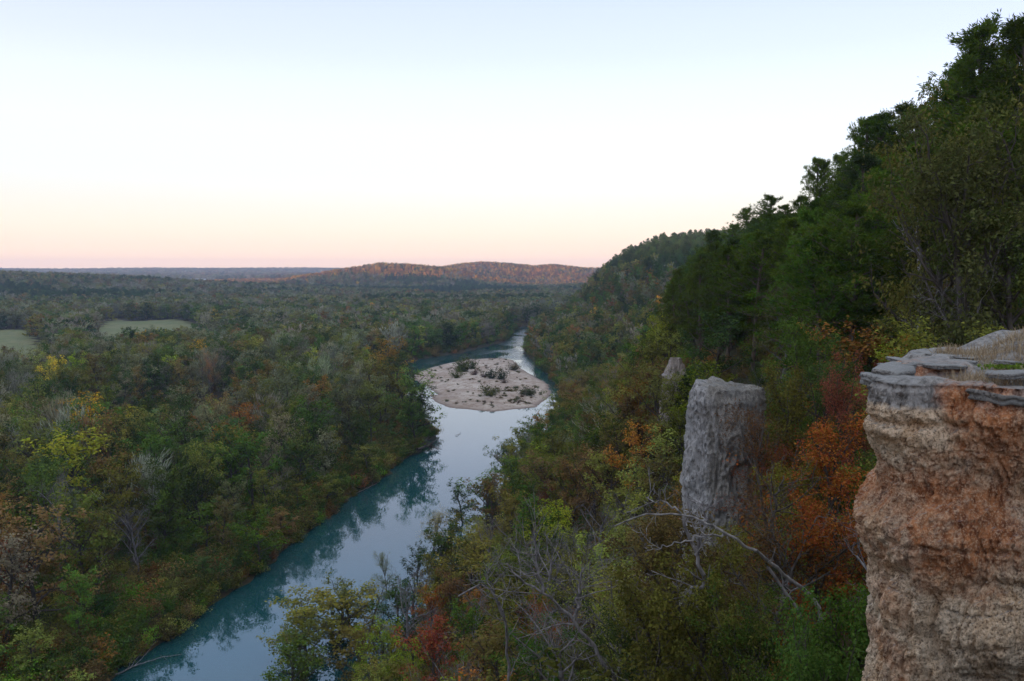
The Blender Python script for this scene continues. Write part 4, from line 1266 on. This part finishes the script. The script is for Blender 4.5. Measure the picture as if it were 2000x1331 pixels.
# the near outcrop at the right
OX, OY, OZ = 9.85, 14.3, 36.0
OT = 48.33 - OZ
rock = thing("rock_outcrop", "large tan and rust stained limestone outcrop with flat slabs on top", "rock", (OX, OY, OZ))
def px_x(px, Y=11.7): return ray(px, 665)[0] * Y
def px_z(py, Y=11.7): return EYE + ray(1850, py)[2] * Y - OZ
STAIN = [(px_x(1900) - OX, px_z(1020), 1.15, 1.15, 1.0, .12), (px_x(1950) - OX, px_z(850), .62, 1.1, .95, .0), (px_x(1770) - OX, px_z(1180), .35, .6, .5, -.1), (px_x(1860, 12.2) - OX, px_z(775, 12), .36, .42, 1.0, .1),
         (px_x(1790) - OX, px_z(1300), .3, .35, .5, -.3), (px_x(1900) - OX, px_z(1350), .9, .15, .8, 0)]
MAT_ROCK = rock_material("stained_limestone", (.72, .565, .40), (.085, .055, .035), (.56, .35, .19), STAIN, OT - .34, .15)
MAT_SLAB = rock_material("weathered_grey_limestone", (.31, .30, .28), (.055, .055, .053), (.20, .185, .165), None, None, .85)
MAT_LEDGE = rock_material("dark_lichened_ledge", (.23, .215, .195), (.05, .048, .045), (.15, .135, .115), None, None, .8)
zk = [px_z(v) for v in (1400, 1331, 1250, 1160, 1110, 1060, 1000, 940, 900, 850, 800, 765, 740)]
xo = [-.13, -.11, -.13, -.11, .08, .22, -.19, -.25, -.09, .10, -.08, -.11, .18]
def out_disp(x, y, z, th_):
    wx, wy = x + OX, y + OY
    left = np.interp(z, zk, xo)
    front = np.clip(-np.sin(th_) * 1.3, 0, 1)
    d_ = left * (1 - .5 * front)
    big_ = .12 * fbm(x / 1.5, y / 1.5, z / 1.3, 301, 3)
    X_, Z_ = wx, z
    # hollow of the rust patch, the bulges beside it
    hol = np.exp(-(((X_ - px_x(1950)) / .62) ** 2 + ((Z_ - px_z(1010)) / .85) ** 2)) * .26
    hol2 = np.exp(-(((X_ - px_x(1880)) / .34) ** 2 + ((Z_ - px_z(768)) / .30) ** 2)) * .30
    bul = np.exp(-(((X_ - px_x(1960)) / .7) ** 2 + ((Z_ - px_z(1230)) / .55) ** 2)) * .20
    arch = -.10 * np.exp(-((np.hypot((X_ - px_x(1960)) / 1.0, (Z_ - px_z(1230)) / .75) - 1) / .12) ** 2)
    lower = .12 * smooth((px_z(1130) - Z_) / .8)
    warp = fbm(x * .9, y * .9, z * .9, 305, 3) * .8
    rdg = lambda q: 1 - np.abs(q)
    fl = rdg(vnoise((x + warp * .35) * 3.1, (y) * 3.1, z * 1.0 + warp, 311))          # upright flutes
    fl2 = rdg(vnoise(x * 6.6 + warp, y * 6.6, z * 2.9 + warp, 313))
    fl3 = rdg(vnoise(x * 13 + warp * 2, y * 13, z * 7.5, 314))
    pit = np.abs(vnoise(x * 22, y * 22, z * 16, 315))
    strata = vnoise(x * .3, y * .3, (z + .22 * warp) * 2.6, 317)
    crack = -np.exp(-((strata) / .07) ** 2) * .05 * smooth(vnoise(x * .6, y * .6, z * .8, 318) * 2 + .6)
    vcr = -np.exp(-(vnoise(x * .9 + warp * .5, y * .9, z * .16, 325) / .035) ** 2) * .09
    blk = .085 * np.tanh(5 * vnoise(x * 1.1 + warp * .6, y * 1.1, z * .9, 327))
    slabby = vcr + blk + .07 * fbm(x / .55, y / .55, z / .5, 319, 3)
    fine = .020 * fbm(x * 16, y * 16, z * 12, 321, 3, .6)
    zt = OT
    notch = -.17 * np.exp(-((z - (zt - .62)) / .09) ** 2) * (x + OX < 6.6)
    round_ = -.10 * smooth((z - (zt - .12)) / .12)
    return d_ + big_ - (hol + hol2) * front + (bul + arch + lower) * front + .10 * (fl - .6) + .075 * (fl2 - .6) + .07 * (fl3 - .6) - .045 * (pit - .4) + crack + slabby + fine + notch + round_
RXo, RYo = 4.75, 2.75
def out_top(x, y):
    wx = x + OX; wy = y + OY
    z = OT + .10 * fbm(wx * 1.3, wy * 1.3, 0, 331, 4) + .05 * np.tanh(6 * vnoise(wx * 1.6, wy * 1.6, 0, 332))
    z = z + .42 * smooth((wx - 8.0 - .2 * (wy - 12)) / 1.6) * smooth((wy - 11.7) / 1.3) + .10 * smooth((wy - 12.5) / 1.5)
    return z + .03 * fbm(wx * 5, wy * 5, 0, 333, 3)
th_o = np.concatenate([np.linspace(math.pi * .86, math.pi * 1.72, 660, endpoint=False), np.linspace(math.pi * 1.72, math.pi * 2.86, 110, endpoint=False)])
rock_mass("rock_face", RXo, RYo, OT, th_o, 430, out_disp, out_top, MAT_ROCK, rock, zpow=.55, ntop=44, e=4.6, shear=.55)

def slab(parent, name, cx, cy_, cz, lx, ly, lz, rz, seed, tilt=(0, 0), mat=None, n_=44, rough=.05):
    rng_ = np.random.default_rng(seed)
    th_ = np.linspace(0, 2 * math.pi, n_, endpoint=False)
    nc = 5 + seed % 3
    ca = np.sort((np.arange(nc) + rng_.uniform(-.28, .28, nc)) * 2 * math.pi / nc)
    cp = np.stack([np.cos(ca) * lx / 2, np.sin(ca) * ly / 2], 1) * rng_.uniform(.85, 1.15, (nc, 1)) * 1.12
    tt = np.arange(n_) / n_ * nc; ki = tt.astype(int) % nc; fr = (tt % 1)[:, None]
    ol = cp[ki] * (1 - fr) + cp[(ki + 1) % nc] * fr
    r = np.hypot(ol[:, 0], ol[:, 1]) * (1 + .05 * vnoise(ol[:, 0] * 9 + seed, ol[:, 1] * 9, 0, seed + 1) + .03 * vnoise(ol[:, 0] * 22, ol[:, 1] * 22, 0, seed + 2)); th_ = np.arctan2(ol[:, 1], ol[:, 0])
    lv = [(-.5, .90), (-.46, .98), (-.2, 1.0), (-.17, .96), (.1, .99), (.13, 1.03), (.42, 1.01), (.5, .97), (.51, .8), (.52, .5), (.52, .2), (.52, .0)]
    V = []
    for q, s_ in lv:
        x, y = r * s_ * np.cos(th_), r * s_ * np.sin(th_)
        zz = q * lz + .14 * lz * vnoise(x * 3 + seed, y * 3, 0, seed + 3) + rough * .4 * fbm(x * 7, y * 7, q, seed + 4, 3)
        k = rough * fbm(x * 6, y * 6, q * 5, seed + 5, 3)
        V.append(np.stack([x * (1 + k), y * (1 + k), zz], 1))
    V = np.array(V)
    o = link(name, mesh_np(name, V, grid_faces(len(lv), n_, True), [mat or MAT_SLAB], False), parent)
    o.location = (cx - OX, cy_ - OY, cz - OZ) if parent is rock else (cx, cy_, cz)
    o.rotation_euler = (tilt[0], tilt[1], rz)
    return o
def P3(px, py, Y):
    v = ray(px, py)
    return np.array([v[0] * Y, Y, EYE + v[2] * Y])
for (px, py, Y, lx, ly, lz, rz, sd_, tl) in [
        (1733, 746, 12.9, .80, .9, .20, .25, 1, (0, .06)), (1712, 741, 12.95, .42, .5, .11, .1, 2, (0, .12)), (1745, 726, 13.2, .66, .8, .13, .4, 3, (.03, -.05)),
        (1756, 714, 13.7, .55, .7, .07, -.1, 4, (0, -.10)), (1782, 708, 13.9, .5, .9, .06, .3, 5, (.04, .08)), (1818, 712, 13.7, 1.0, .7, .055, -.15, 6, (.03, .05)),
        (1848, 716, 13.4, .70, .5, .06, .1, 7, (0, .04)), (1872, 698, 14.9, 1.0, .6, .055, .05, 8, (.04, 0)), (1900, 700, 14.6, .80, .5, .05, .2, 9, (.03, .02)),
        (1835, 696, 15.0, .40, .5, .07, .5, 10, (0, .1)), (1880, 709, 13.9, .50, .4, .07, .1, 11, (0, 0)), (1765, 757, 12.6, .5, .5, .12, .1, 15, (0, .05)), (1985, 731, 12.2, .75, .5, .08, .1, 13, (.02, -.03)),
        (1965, 708, 13.0, .35, .3, .06, .2, 14, (0, .05))]:
    c = P3(px, py, Y)
    slab(rock, "slab", c[0], c[1], c[2], lx, ly, lz, rz, sd_, tl)
for (px, py, Y, lx, ly, lz, rz, sd_, tl) in [(1975, 782, 11.85, 1.15, .8, .15, -.05, 21, (.0, .17)), (2085, 795, 11.75, 1.2, 1.0, .22, .1, 22, (.0, .1)), (1955, 760, 12.1, .8, .7, .10, .2, 23, (.05, .12)),
                                             (1775, 765, 12.35, .55, .5, .16, .1, 24, (0, .05))]:
    c = P3(px, py, Y)
    slab(rock, "overhanging_ledge", c[0], c[1], c[2], lx, ly, lz, rz, sd_, tl, MAT_LEDGE, n_=110, rough=.11)

# dry grass on the back of the ledge
rg = np.random.default_rng(91)
ng_ = 15000
gx_ = rg.uniform(6.4, 12.5, ng_); gy_ = rg.uniform(12.0, 15.6, ng_)
k = fbm(gx_ * .8, gy_ * .8, 0, 341, 3) + .5 * smooth((gx_ - 7.2) / 1.2)
keepg = (k > .12) & (gx_ > 6.5 + .25 * (gy_ - 12)) & (poly_sd(np.array([(6.6, 12.1), (12.8, 11.9), (12.8, 15.9), (8.2, 15.6)]), gx_, gy_) > 0)
gx_, gy_ = gx_[keepg], gy_[keepg]
gz_ = out_top(gx_ - OX, gy_ - OY) + OZ
hh = rg.uniform(.05, .22, len(gx_)); ang = rg.uniform(0, 6.28, len(gx_)); ln_ = rg.normal(size=(len(gx_), 2)) * .08
b0 = np.stack([gx_, gy_, gz_ - .02], 1); sdv = np.stack([np.cos(ang), np.sin(ang), np.zeros(len(gx_))], 1) * .006
midp = b0 + np.stack([ln_[:, 0] * .4, ln_[:, 1] * .4, hh * .6], 1); tip = b0 + np.stack([ln_[:, 0], ln_[:, 1], hh], 1)
VV = np.stack([b0 - sdv, b0 + sdv, midp + sdv * .7, tip, midp - sdv * .7], 1)
Vg = VV[:, [0, 1, 2, 4, 3]].reshape(-1, 3)
base = np.arange(len(gx_))[:, None] * 5
Fg = np.concatenate([base + np.array([[0, 1, 2, 3]]), base + np.array([[3, 2, 4, 4]])])
m, n, l = new_mat("dry_straw_grass")
g = n.new("ShaderNodeNewGeometry")
cR = n.new("ShaderNodeValToRGB"); l.new(g.outputs['Random Per Island'], cR.inputs[0])
cR.color_ramp.elements[0].color = (.20, .13, .07, 1); cR.color_ramp.elements[1].color = (.42, .33, .20, 1)
l.new(cR.outputs[0], n["Principled BSDF"].inputs['Base Color']); n["Principled BSDF"].inputs['Roughness'].default_value = .9
Fg = Fg[:len(gx_)]   # one bent quad a blade
Vg2 = np.stack([b0 - sdv, b0 + sdv, tip + sdv * .3, tip - sdv * .3], 1).reshape(-1, 3)
link("dry_grass", mesh_np("dry_grass", Vg2, np.arange(len(Vg2)).reshape(-1, 4), [m]), kind='stuff', label="short dry straw coloured grass on top of the outcrop", category='grass')
# green weed cushion between the slabs
rg = np.random.default_rng(92)
cc = np.array([P3(1975, 716, 12.8)]) + rg.normal(size=(500, 3)) * np.array([.22, .12, .018])
(LV, LF) = leaves(cc, .05, rg)
wd_ = link("green_weed", mesh_np("green_weed", LV, LF, [MAT_LEAF]), label="low cushion of green weed between the slabs on the outcrop", category='plant')
wd_.color = (.13, .19, .03, 1)

# the grey pillar
PX_, PY_, PZ_ = 10.68, 40.0, 22.0
PT = 44.35 - PZ_
pil = thing("rock_pillar", "tall grey limestone pillar with pale left edge rising from the trees", "rock", (PX_, PY_, PZ_))
def pil_disp(x, y, z, th_):
    flare = .95 * (1 - z / PT) - .34 * smooth((z - (PT - .8)) / 1.3 + .25 * vnoise(x * .8, y * .8, 0, 402)) ** 2
    warp = fbm(x * .5, y * .5, z * .5, 401, 3)
    fl = 1 - np.abs(vnoise((x + warp) * 1.9, y * 1.9, z * .45, 403))
    fl2 = 1 - np.abs(vnoise(x * 4.6 + warp, y * 4.6, z * 2.0, 405))
    fl3 = 1 - np.abs(vnoise(x * 10, y * 10, z * 6.0, 406))
    blk = .16 * np.tanh(4 * vnoise(x * .7 + warp, y * .7, z * .5, 407))
    crk = -.14 * np.exp(-(vnoise(x * .8 + warp, y * .8, z * .15, 408) / .06) ** 2)
    return flare + .28 * fbm(x / 1.9, y / 1.9, z / 2.6, 409, 3) + .20 * (fl - .6) + .20 * (fl2 - .6) + .13 * (fl3 - .6) + blk + crk + .05 * fbm(x * 7, y * 7, z * 6, 411, 3)
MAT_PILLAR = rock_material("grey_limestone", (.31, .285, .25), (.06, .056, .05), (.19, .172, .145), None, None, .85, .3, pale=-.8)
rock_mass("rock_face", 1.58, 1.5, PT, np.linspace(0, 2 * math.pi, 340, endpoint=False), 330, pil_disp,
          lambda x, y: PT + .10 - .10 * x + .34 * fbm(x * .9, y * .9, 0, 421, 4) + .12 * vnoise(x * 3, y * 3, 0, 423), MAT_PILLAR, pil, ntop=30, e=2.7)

# small pale crag among the trees
cr = thing("rock_crag", "small pale limestone crag showing between the trees under the pines", "rock", (21.5, 105.0, 30.0))
rock_mass("rock_face", 1.3, 1.3, 9.0, np.linspace(0, 2 * math.pi, 150, endpoint=False), 150,
          lambda x, y, z, t: .5 * fbm(x * .8, y * .8, z * .5, 431, 4) - .8 * smooth((z - 6.4) / 2.6) + .15 * np.sign(vnoise(x * .3, y * .3, z * 1.1, 433)) + .25 * (1 - np.abs(vnoise(x * 2.2, y * 2.2, z * .8, 434))) + .15 * fbm(x * 3, y * 3, z * 3, 436, 3) + .5 * (1 - z / 9.0),
          lambda x, y: 9.0 + .3 * fbm(x, y, 0, 435, 3), rock_material("pale_crag_limestone", (.36, .31, .27), (.12, .10, .09), (.28, .23, .19), None, None, .3), cr, ntop=12)

# ----------------------------------------------------------------- dead wood
def limb(pts, r0, r1, rng_, segs, wig=.04, sub=5):
    """tapered wandering limb through the given world points"""
    pts = np.array(pts, float)
    d_ = np.r_[0, np.cumsum(np.linalg.norm(np.diff(pts, axis=0), axis=1))]
    n_ = max(4, int(len(pts) * sub))
    t = np.linspace(0, d_[-1], n_)
    Q = np.stack([np.interp(t, d_, pts[:, i]) for i in range(3)], 1)
    Qs = Q.copy(); Qs[1:-1] = (Q[:-2] + 2 * Q[1:-1] + Q[2:]) / 4
    Qs[1:-1] += rng_.normal(size=Qs[1:-1].shape) * wig
    rr_ = r0 + (r1 - r0) * (t / d_[-1])
    for i in range(n_ - 1):
        segs.append((Qs[i], Qs[i + 1], rr_[i], rr_[i + 1]))
    return Qs, rr_
def twigs_on(Q, rr_, rng_, segs, n_=10, L=1.2, up=.1, start=.3):
    for i in range(n_):
        k = int(rng_.uniform(start, .97) * (len(Q) - 1))
        d_ = Q[min(k + 1, len(Q) - 1)] - Q[k]; d_ /= np.linalg.norm(d_) + 1e-9
        v = rot_dir(rng_, d_, R(rng_.uniform(30, 75)))
        b1 = branch(rng_, Q[k], v, L * rng_.uniform(.5, 1.3), rr_[k] * .5, 5, up, .2, segs)
        for j in range(4):
            pp, pd, pr = b1[1 + j]
            branch(rng_, pp, rot_dir(rng_, pd, R(rng_.uniform(25, 65))), L * rng_.uniform(.2, .5), max(.006, pr * .5), 3, up, .2, segs)

def deadwood(name, label, cat, limbs_, mat=MAT_DEAD, tw=8, L=1.2, seed=1, wig=.04, up=.1):
    rng_ = np.random.default_rng(seed)
    origin = np.array(limbs_[0][0][0])
    th_ = thing(name, label, cat, tuple(origin))
    for i, (pts, r0, r1) in enumerate(limbs_):
        segs, sm = [], []
        Q, rr_ = limb(np.array(pts) - origin, r0, r1, rng_, segs, wig)
        V, F = tubes(segs, 8)
        link("trunk" if i == 0 else "limb", mesh_np("limb", V, F, [mat], True), th_)
        if tw:
            twigs_on(Q, rr_, rng_, sm, tw, L, up)
            V, F = tubes([(a, b, max(x, .009), max(y, .007)) for a, b, x, y in sm], 4)
            link("twigs", mesh_np("twigs", V, F, [mat], True), th_, kind='stuff')
    return th_
def GP(px, py, Y, dz=0.0):
    v = ray(px, py); return np.array([v[0] * Y, Y, float(ground(v[0] * Y, Y)) + dz])
deadwood("fallen_tree", "long pale dead trunk leaning out of the slope below the rock pillar", "fallen tree",
         [([GP(1640, 1300, 22.5, -.5), P3(1600, 1185, 22), P3(1555, 1140, 22), P3(1480, 1082, 21.5), P3(1400, 1032, 21.5), P3(1330, 1003, 21.5), P3(1262, 1006, 21.5), P3(1200, 1028, 21.5)], .095, .018),
          ([P3(1425, 1046, 21.5), P3(1370, 1048, 21.2), P3(1310, 1062, 21), P3(1280, 1075, 21)], .035, .012),
          ([P3(1330, 1003, 21.5), P3(1300, 985, 21.7), P3(1262, 972, 22)], .03, .012)], mat=MAT_LOG, tw=5, L=.8, seed=11)
deadwood("fallen_branch", "short broken pale trunk lying below the long leaning dead trunk", "fallen tree",
         [([GP(1600, 1270, 21.5, -.3), P3(1560, 1190, 21.5), P3(1530, 1150, 21.5), P3(1500, 1108, 21.5)], .085, .04)], tw=3, L=.6, seed=12)
deadwood("leaning_dead_tree", "grey leaning dead trunk standing under the fallen trunk, forked at its head", "dead tree",
         [([GP(1430, 1400, 24, -.5), P3(1412, 1262, 24), P3(1398, 1190, 24), P3(1372, 1120, 24), P3(1350, 1060, 24), P3(1335, 1010, 24)], .135, .045),
          ([P3(1380, 1145, 24), P3(1350, 1150, 23.8), P3(1338, 1190, 23.5)], .06, .03),
          ([P3(1360, 1085, 24), P3(1375, 1040, 24), P3(1382, 985, 24.2)], .07, .02)], tw=6, L=1.1, seed=13)
deadwood("forked_dark_tree", "dark forked trunk with bare limbs between pillar and near outcrop", "dead tree",
         [([GP(1575, 1330, 26, -.5), P3(1545, 1170, 26), P3(1512, 1080, 26), P3(1500, 1040, 26), P3(1488, 985, 26), P3(1478, 930, 26)], .13, .035),
          ([P3(1503, 1045, 26), P3(1515, 990, 26.2), P3(1530, 930, 26.5)], .07, .02)], mat=MAT_BARK, tw=9, L=1.6, seed=14)
deadwood("arching_bare_tree", "pale arching bare stems in the middle of the slope", "dead tree",
         [([GP(1000, 1330, 33, -.4), P3(992, 1270, 32), P3(985, 1210, 31.5), P3(968, 1160, 31), P3(940, 1130, 31), P3(895, 1165, 31)], .11, .03),
          ([P3(985, 1205, 31.5), P3(962, 1150, 31.2), P3(945, 1120, 31)], .06, .02)], mat=MAT_DEAD, tw=8, L=1.4, seed=15)
deadwood("leaning_bare_tree", "thick leaning bare trunk crossing the lower slope towards the centre", "dead tree",
         [([GP(1235, 1400, 30, -.5), P3(1200, 1325, 29), P3(1160, 1265, 29), P3(1120, 1215, 29), P3(1075, 1165, 29), P3(1020, 1140, 29), P3(990, 1100, 29)], .13, .03),
          ([P3(1120, 1215, 29), P3(1130, 1170, 29.3), P3(1140, 1100, 29.5)], .07, .02),
          ([P3(1060, 1160, 29), P3(1050, 1110, 29.2), P3(1040, 1050, 29.4)], .06, .02)], mat=MAT_DEAD, tw=12, L=1.9, seed=16)
deadwood("pale_pine_snag", "tall pale bare trunk with a few broken limbs standing among the pines", "dead tree",
         [([GP(1797, 700, 52, -.5), P3(1797, 640, 52), P3(1795, 540, 52), P3(1790, 450, 52), P3(1787, 370, 52)], .20, .07),
          ([P3(1792, 480, 52), P3(1775, 458, 51.5), P3(1752, 446, 51)], .07, .02)], mat=MAT_DEAD, tw=7, L=1.5, seed=17)
deadwood("thin_pine_snag", "thin pale trunk among the lower pines, left of the tall bare one", "dead tree",
         [([GP(1577, 650, 95, -.5), P3(1577, 560, 95), P3(1575, 480, 95)], .16, .07)], mat=MAT_DEAD, tw=4, L=1.2, seed=18)
W0 = lambda px, py, z=.1: (lambda q: np.array([q[0], q[1], z]))(at0(px, py, z))
deadwood("driftwood", "fan of grey drift branches in the water at the left bank", "driftwood",
         [([W0(225, 1318), W0(262, 1302, .3), W0(310, 1285, .35), W0(355, 1278, .1)], .10, .03), ([W0(255, 1303, .2), W0(272, 1280, .6), W0(295, 1250, 1.1)], .05, .02),
          ([W0(262, 1302, .2), W0(285, 1278, .7), W0(305, 1252, 1.0)], .05, .02), ([W0(250, 1305, .2), W0(262, 1275, .8), W0(280, 1246, 1.3)], .04, .02)], tw=2, L=.7, seed=21)
deadwood("driftwood", "bowed dead limb over the left bank with its tip in the river", "driftwood",
         [([W0(655, 972, .3), W0(685, 958, .8), W0(700, 938, 2.2), W0(722, 934, 1.4)], .12, .04), ([W0(660, 975, .2), W0(700, 962, .2), W0(735, 945, .2)], .13, .05)], tw=4, L=1.2, seed=22)
deadwood("driftwood", "pale dead limb lying along the foot of the left bank", "driftwood",
         [([W0(345, 1175, .6), W0(375, 1165, 1.2), W0(405, 1158, .5), W0(440, 1148, .3)], .10, .03)], tw=4, L=1.0, seed=23)
deadwood("root_wad", "dark uprooted root mass sticking out of the wooded point into the river", "driftwood",
         [([W0(815, 878, 1.5), W0(835, 872, 1.3), W0(855, 858, 2.0)], .45, .10), ([W0(828, 872, 1.3), W0(845, 872, .9), W0(856, 878, .3)], .30, .08), ([W0(825, 868, 1.8), W0(832, 860, 2.6), W0(838, 852, 3.0)], .25, .08)],
         mat=MAT_BARK, tw=16, L=1.8, seed=24)
deadwood("driftwood", "dark snag breaking the surface of open water below the gravel bar", "driftwood",
         [([W0(888, 853, -.1), W0(893, 850, .25), W0(900, 846, .1)], .07, .03)], tw=2, L=.5, seed=25)

# pale stones
def stone(label, px, py, r, seed, z=0.5, group=None):
    q = at0(px, py, z)
    s_ = slab(None, "stone", q[0], q[1], float(ground(*q)) + r * .35, r * 2, r * 1.7, r * 1.5, seed, seed)
    s_['label'] = label; s_['category'] = 'stone'
    if group: s_['group'] = group
stone("pale stone on the dark left bank at the lower edge of the view", 148, 1322, .45, 31)
stone("white stone at the left end of the green pasture", 250, 822, .7, 32, 2.6, "white stones by the pasture")
stone("white stone right beside the one at the pasture's left end", 264, 821, .55, 33, 2.6, "white stones by the pasture")
stone("smaller white stone out on the green pasture", 287, 816, .5, 34, 2.6, "white stones by the pasture")

# ----------------------------------------------------------------- shrubs of the gravel bar
for i, (px, py, h, wide, c, lab) in enumerate([
        (912, 728, 7.2, 1.0, (.075, .095, .018), "tallest green willow shrub on the gravel bar"), (931, 722, 5.5, .55, (.06, .08, .025), "narrow shrub right behind the tallest one on the gravel bar"),
        (900, 740, 4.6, .8, (.09, .115, .02), "bright green shrub in front of the tallest one on the gravel bar"), (966, 744, 4.4, .8, (.045, .06, .025), "dark shrub at the middle of the gravel bar"),
        (987, 744, 4.8, .9, (.05, .065, .028), "dark shrub right of the middle one on the gravel bar"), (965, 775, 4.0, 1.5, (.11, .115, .03), "wide olive shrub at the front of the gravel bar"),
        (1042, 775, 3.4, 1.4, (.07, .085, .03), "low dark green shrub at the right end of the gravel bar"), (954, 742, 2.2, 1.2, (.10, .06, .045), "small brown bush at the middle of the gravel bar"),
        (935, 738, 2.4, 1.2, (.12, .07, .05), "small reddish bush behind the middle of the gravel bar"), (1010, 724, 3.6, 1.2, (.09, .08, .035), "brown shrub where the gravel bar meets the right bank"),
        (993, 752, 1.8, 1.2, (.09, .06, .04), "low brown bush between the two dark shrubs and the front")]):
    q = at0(px - 8, py, .7)
    z = float(bar_z(np.array([q[0]]), np.array([q[1]]), poly_sd(bar, np.array([q[0]]), np.array([q[1]])))[0])
    s_ = h * 1.25 / 2.2
    o = thing("willow_shrub", lab, "shrub", (q[0], q[1], z), i * 1.3, "shrubs on the gravel bar", (s_ * wide, s_ * wide, s_))
    src = SHRUBM[i % 3]
    link("stem", src[0], o); c_ob = link("crown", src[1], o); c_ob.color = (*c, 1)
# dry weeds and low growth on the bar
rg = np.random.default_rng(95)
bx_, by_ = rg.uniform(bar[:, 0].min(), bar[:, 0].max(), 6000), rg.uniform(bar[:, 1].min(), bar[:, 1].max(), 6000)
sdb = poly_sd(bar, bx_, by_)
cxb, cyb = at0(1000, 775, .6)
dens = np.exp(-(((bx_ - cxb) / 9) ** 2 + ((by_ - cyb) / 28) ** 2)) + .10
kp = (sdb > 3) & (rg.uniform(size=6000) < dens * .6) & (fbm(bx_ / 5, by_ / 5, 0, 97, 2) > -.1)
bx_, by_ = bx_[kp], by_[kp]
bz_ = bar_z(bx_, by_, sdb[kp])
cb = np.array([(.10, .10, .03), (.16, .12, .05), (.12, .07, .035), (.08, .10, .03)])[rg.integers(0, 4, len(bx_))]
sb = rg.uniform(.15, .5, len(bx_))
instancer("gravel_weeds", SHP, np.stack([bx_, by_, bz_], 1), rg.uniform(0, 6.28, len(bx_)), np.stack([sb * 1.5, sb * 1.5, sb], 1), cb, rg.integers(0, 3, len(bx_)),
          kind='stuff', label="low brown and green weeds scattered on the gravel bar", category='weeds')

# ----------------------------------------------------------------- far white barn
m, n, l = new_mat("white_roof_metal")
n["Principled BSDF"].inputs['Base Color'].default_value = (.36, .39, .42, 1); n["Principled BSDF"].inputs['Roughness'].default_value = .5
MAT_WHITE = m
m, n, l = new_mat("grey_wall_metal")
n["Principled BSDF"].inputs['Base Color'].default_value = (.32, .33, .34, 1)
MAT_WALL = m
def barn(px, py, Y, L, W_, H_, label, rz=.05):
    v = ray(px, py); x = v[0] * Y; z = float(ground(x, Y))
    t_ = thing("barn", label, "barn", (x, Y, z), rz, "far farm buildings")
    a, b = L / 2, W_ / 2
    wv = [(-a, -b, 0), (a, -b, 0), (a, b, 0), (-a, b, 0), (-a, -b, H_), (a, -b, H_), (a, b, H_), (-a, b, H_)]
    link("wall", mesh_np("wall", wv, [(0, 1, 5, 4), (1, 2, 6, 5), (2, 3, 7, 6), (3, 0, 4, 7)], [MAT_WALL]), t_)
    c_, e = 1.0, H_ + W_ * .28
    rv = [(-a - c_, -b - c_, H_ - .3), (a + c_, -b - c_, H_ - .3), (a + c_, 0, e), (-a - c_, 0, e), (-a - c_, b + c_, H_ - .3), (a + c_, b + c_, H_ - .3)]
    link("roof", mesh_np("roof", rv, [(0, 1, 2, 3), (3, 2, 5, 4)], [MAT_WHITE]), t_)
barn(385, 556, 3000, 62, 34, 9, "long white roofed barn shining on the far valley floor")
barn(344, 557, 3020, 18, 12, 5, "small pale building left of the long white barn", .3)
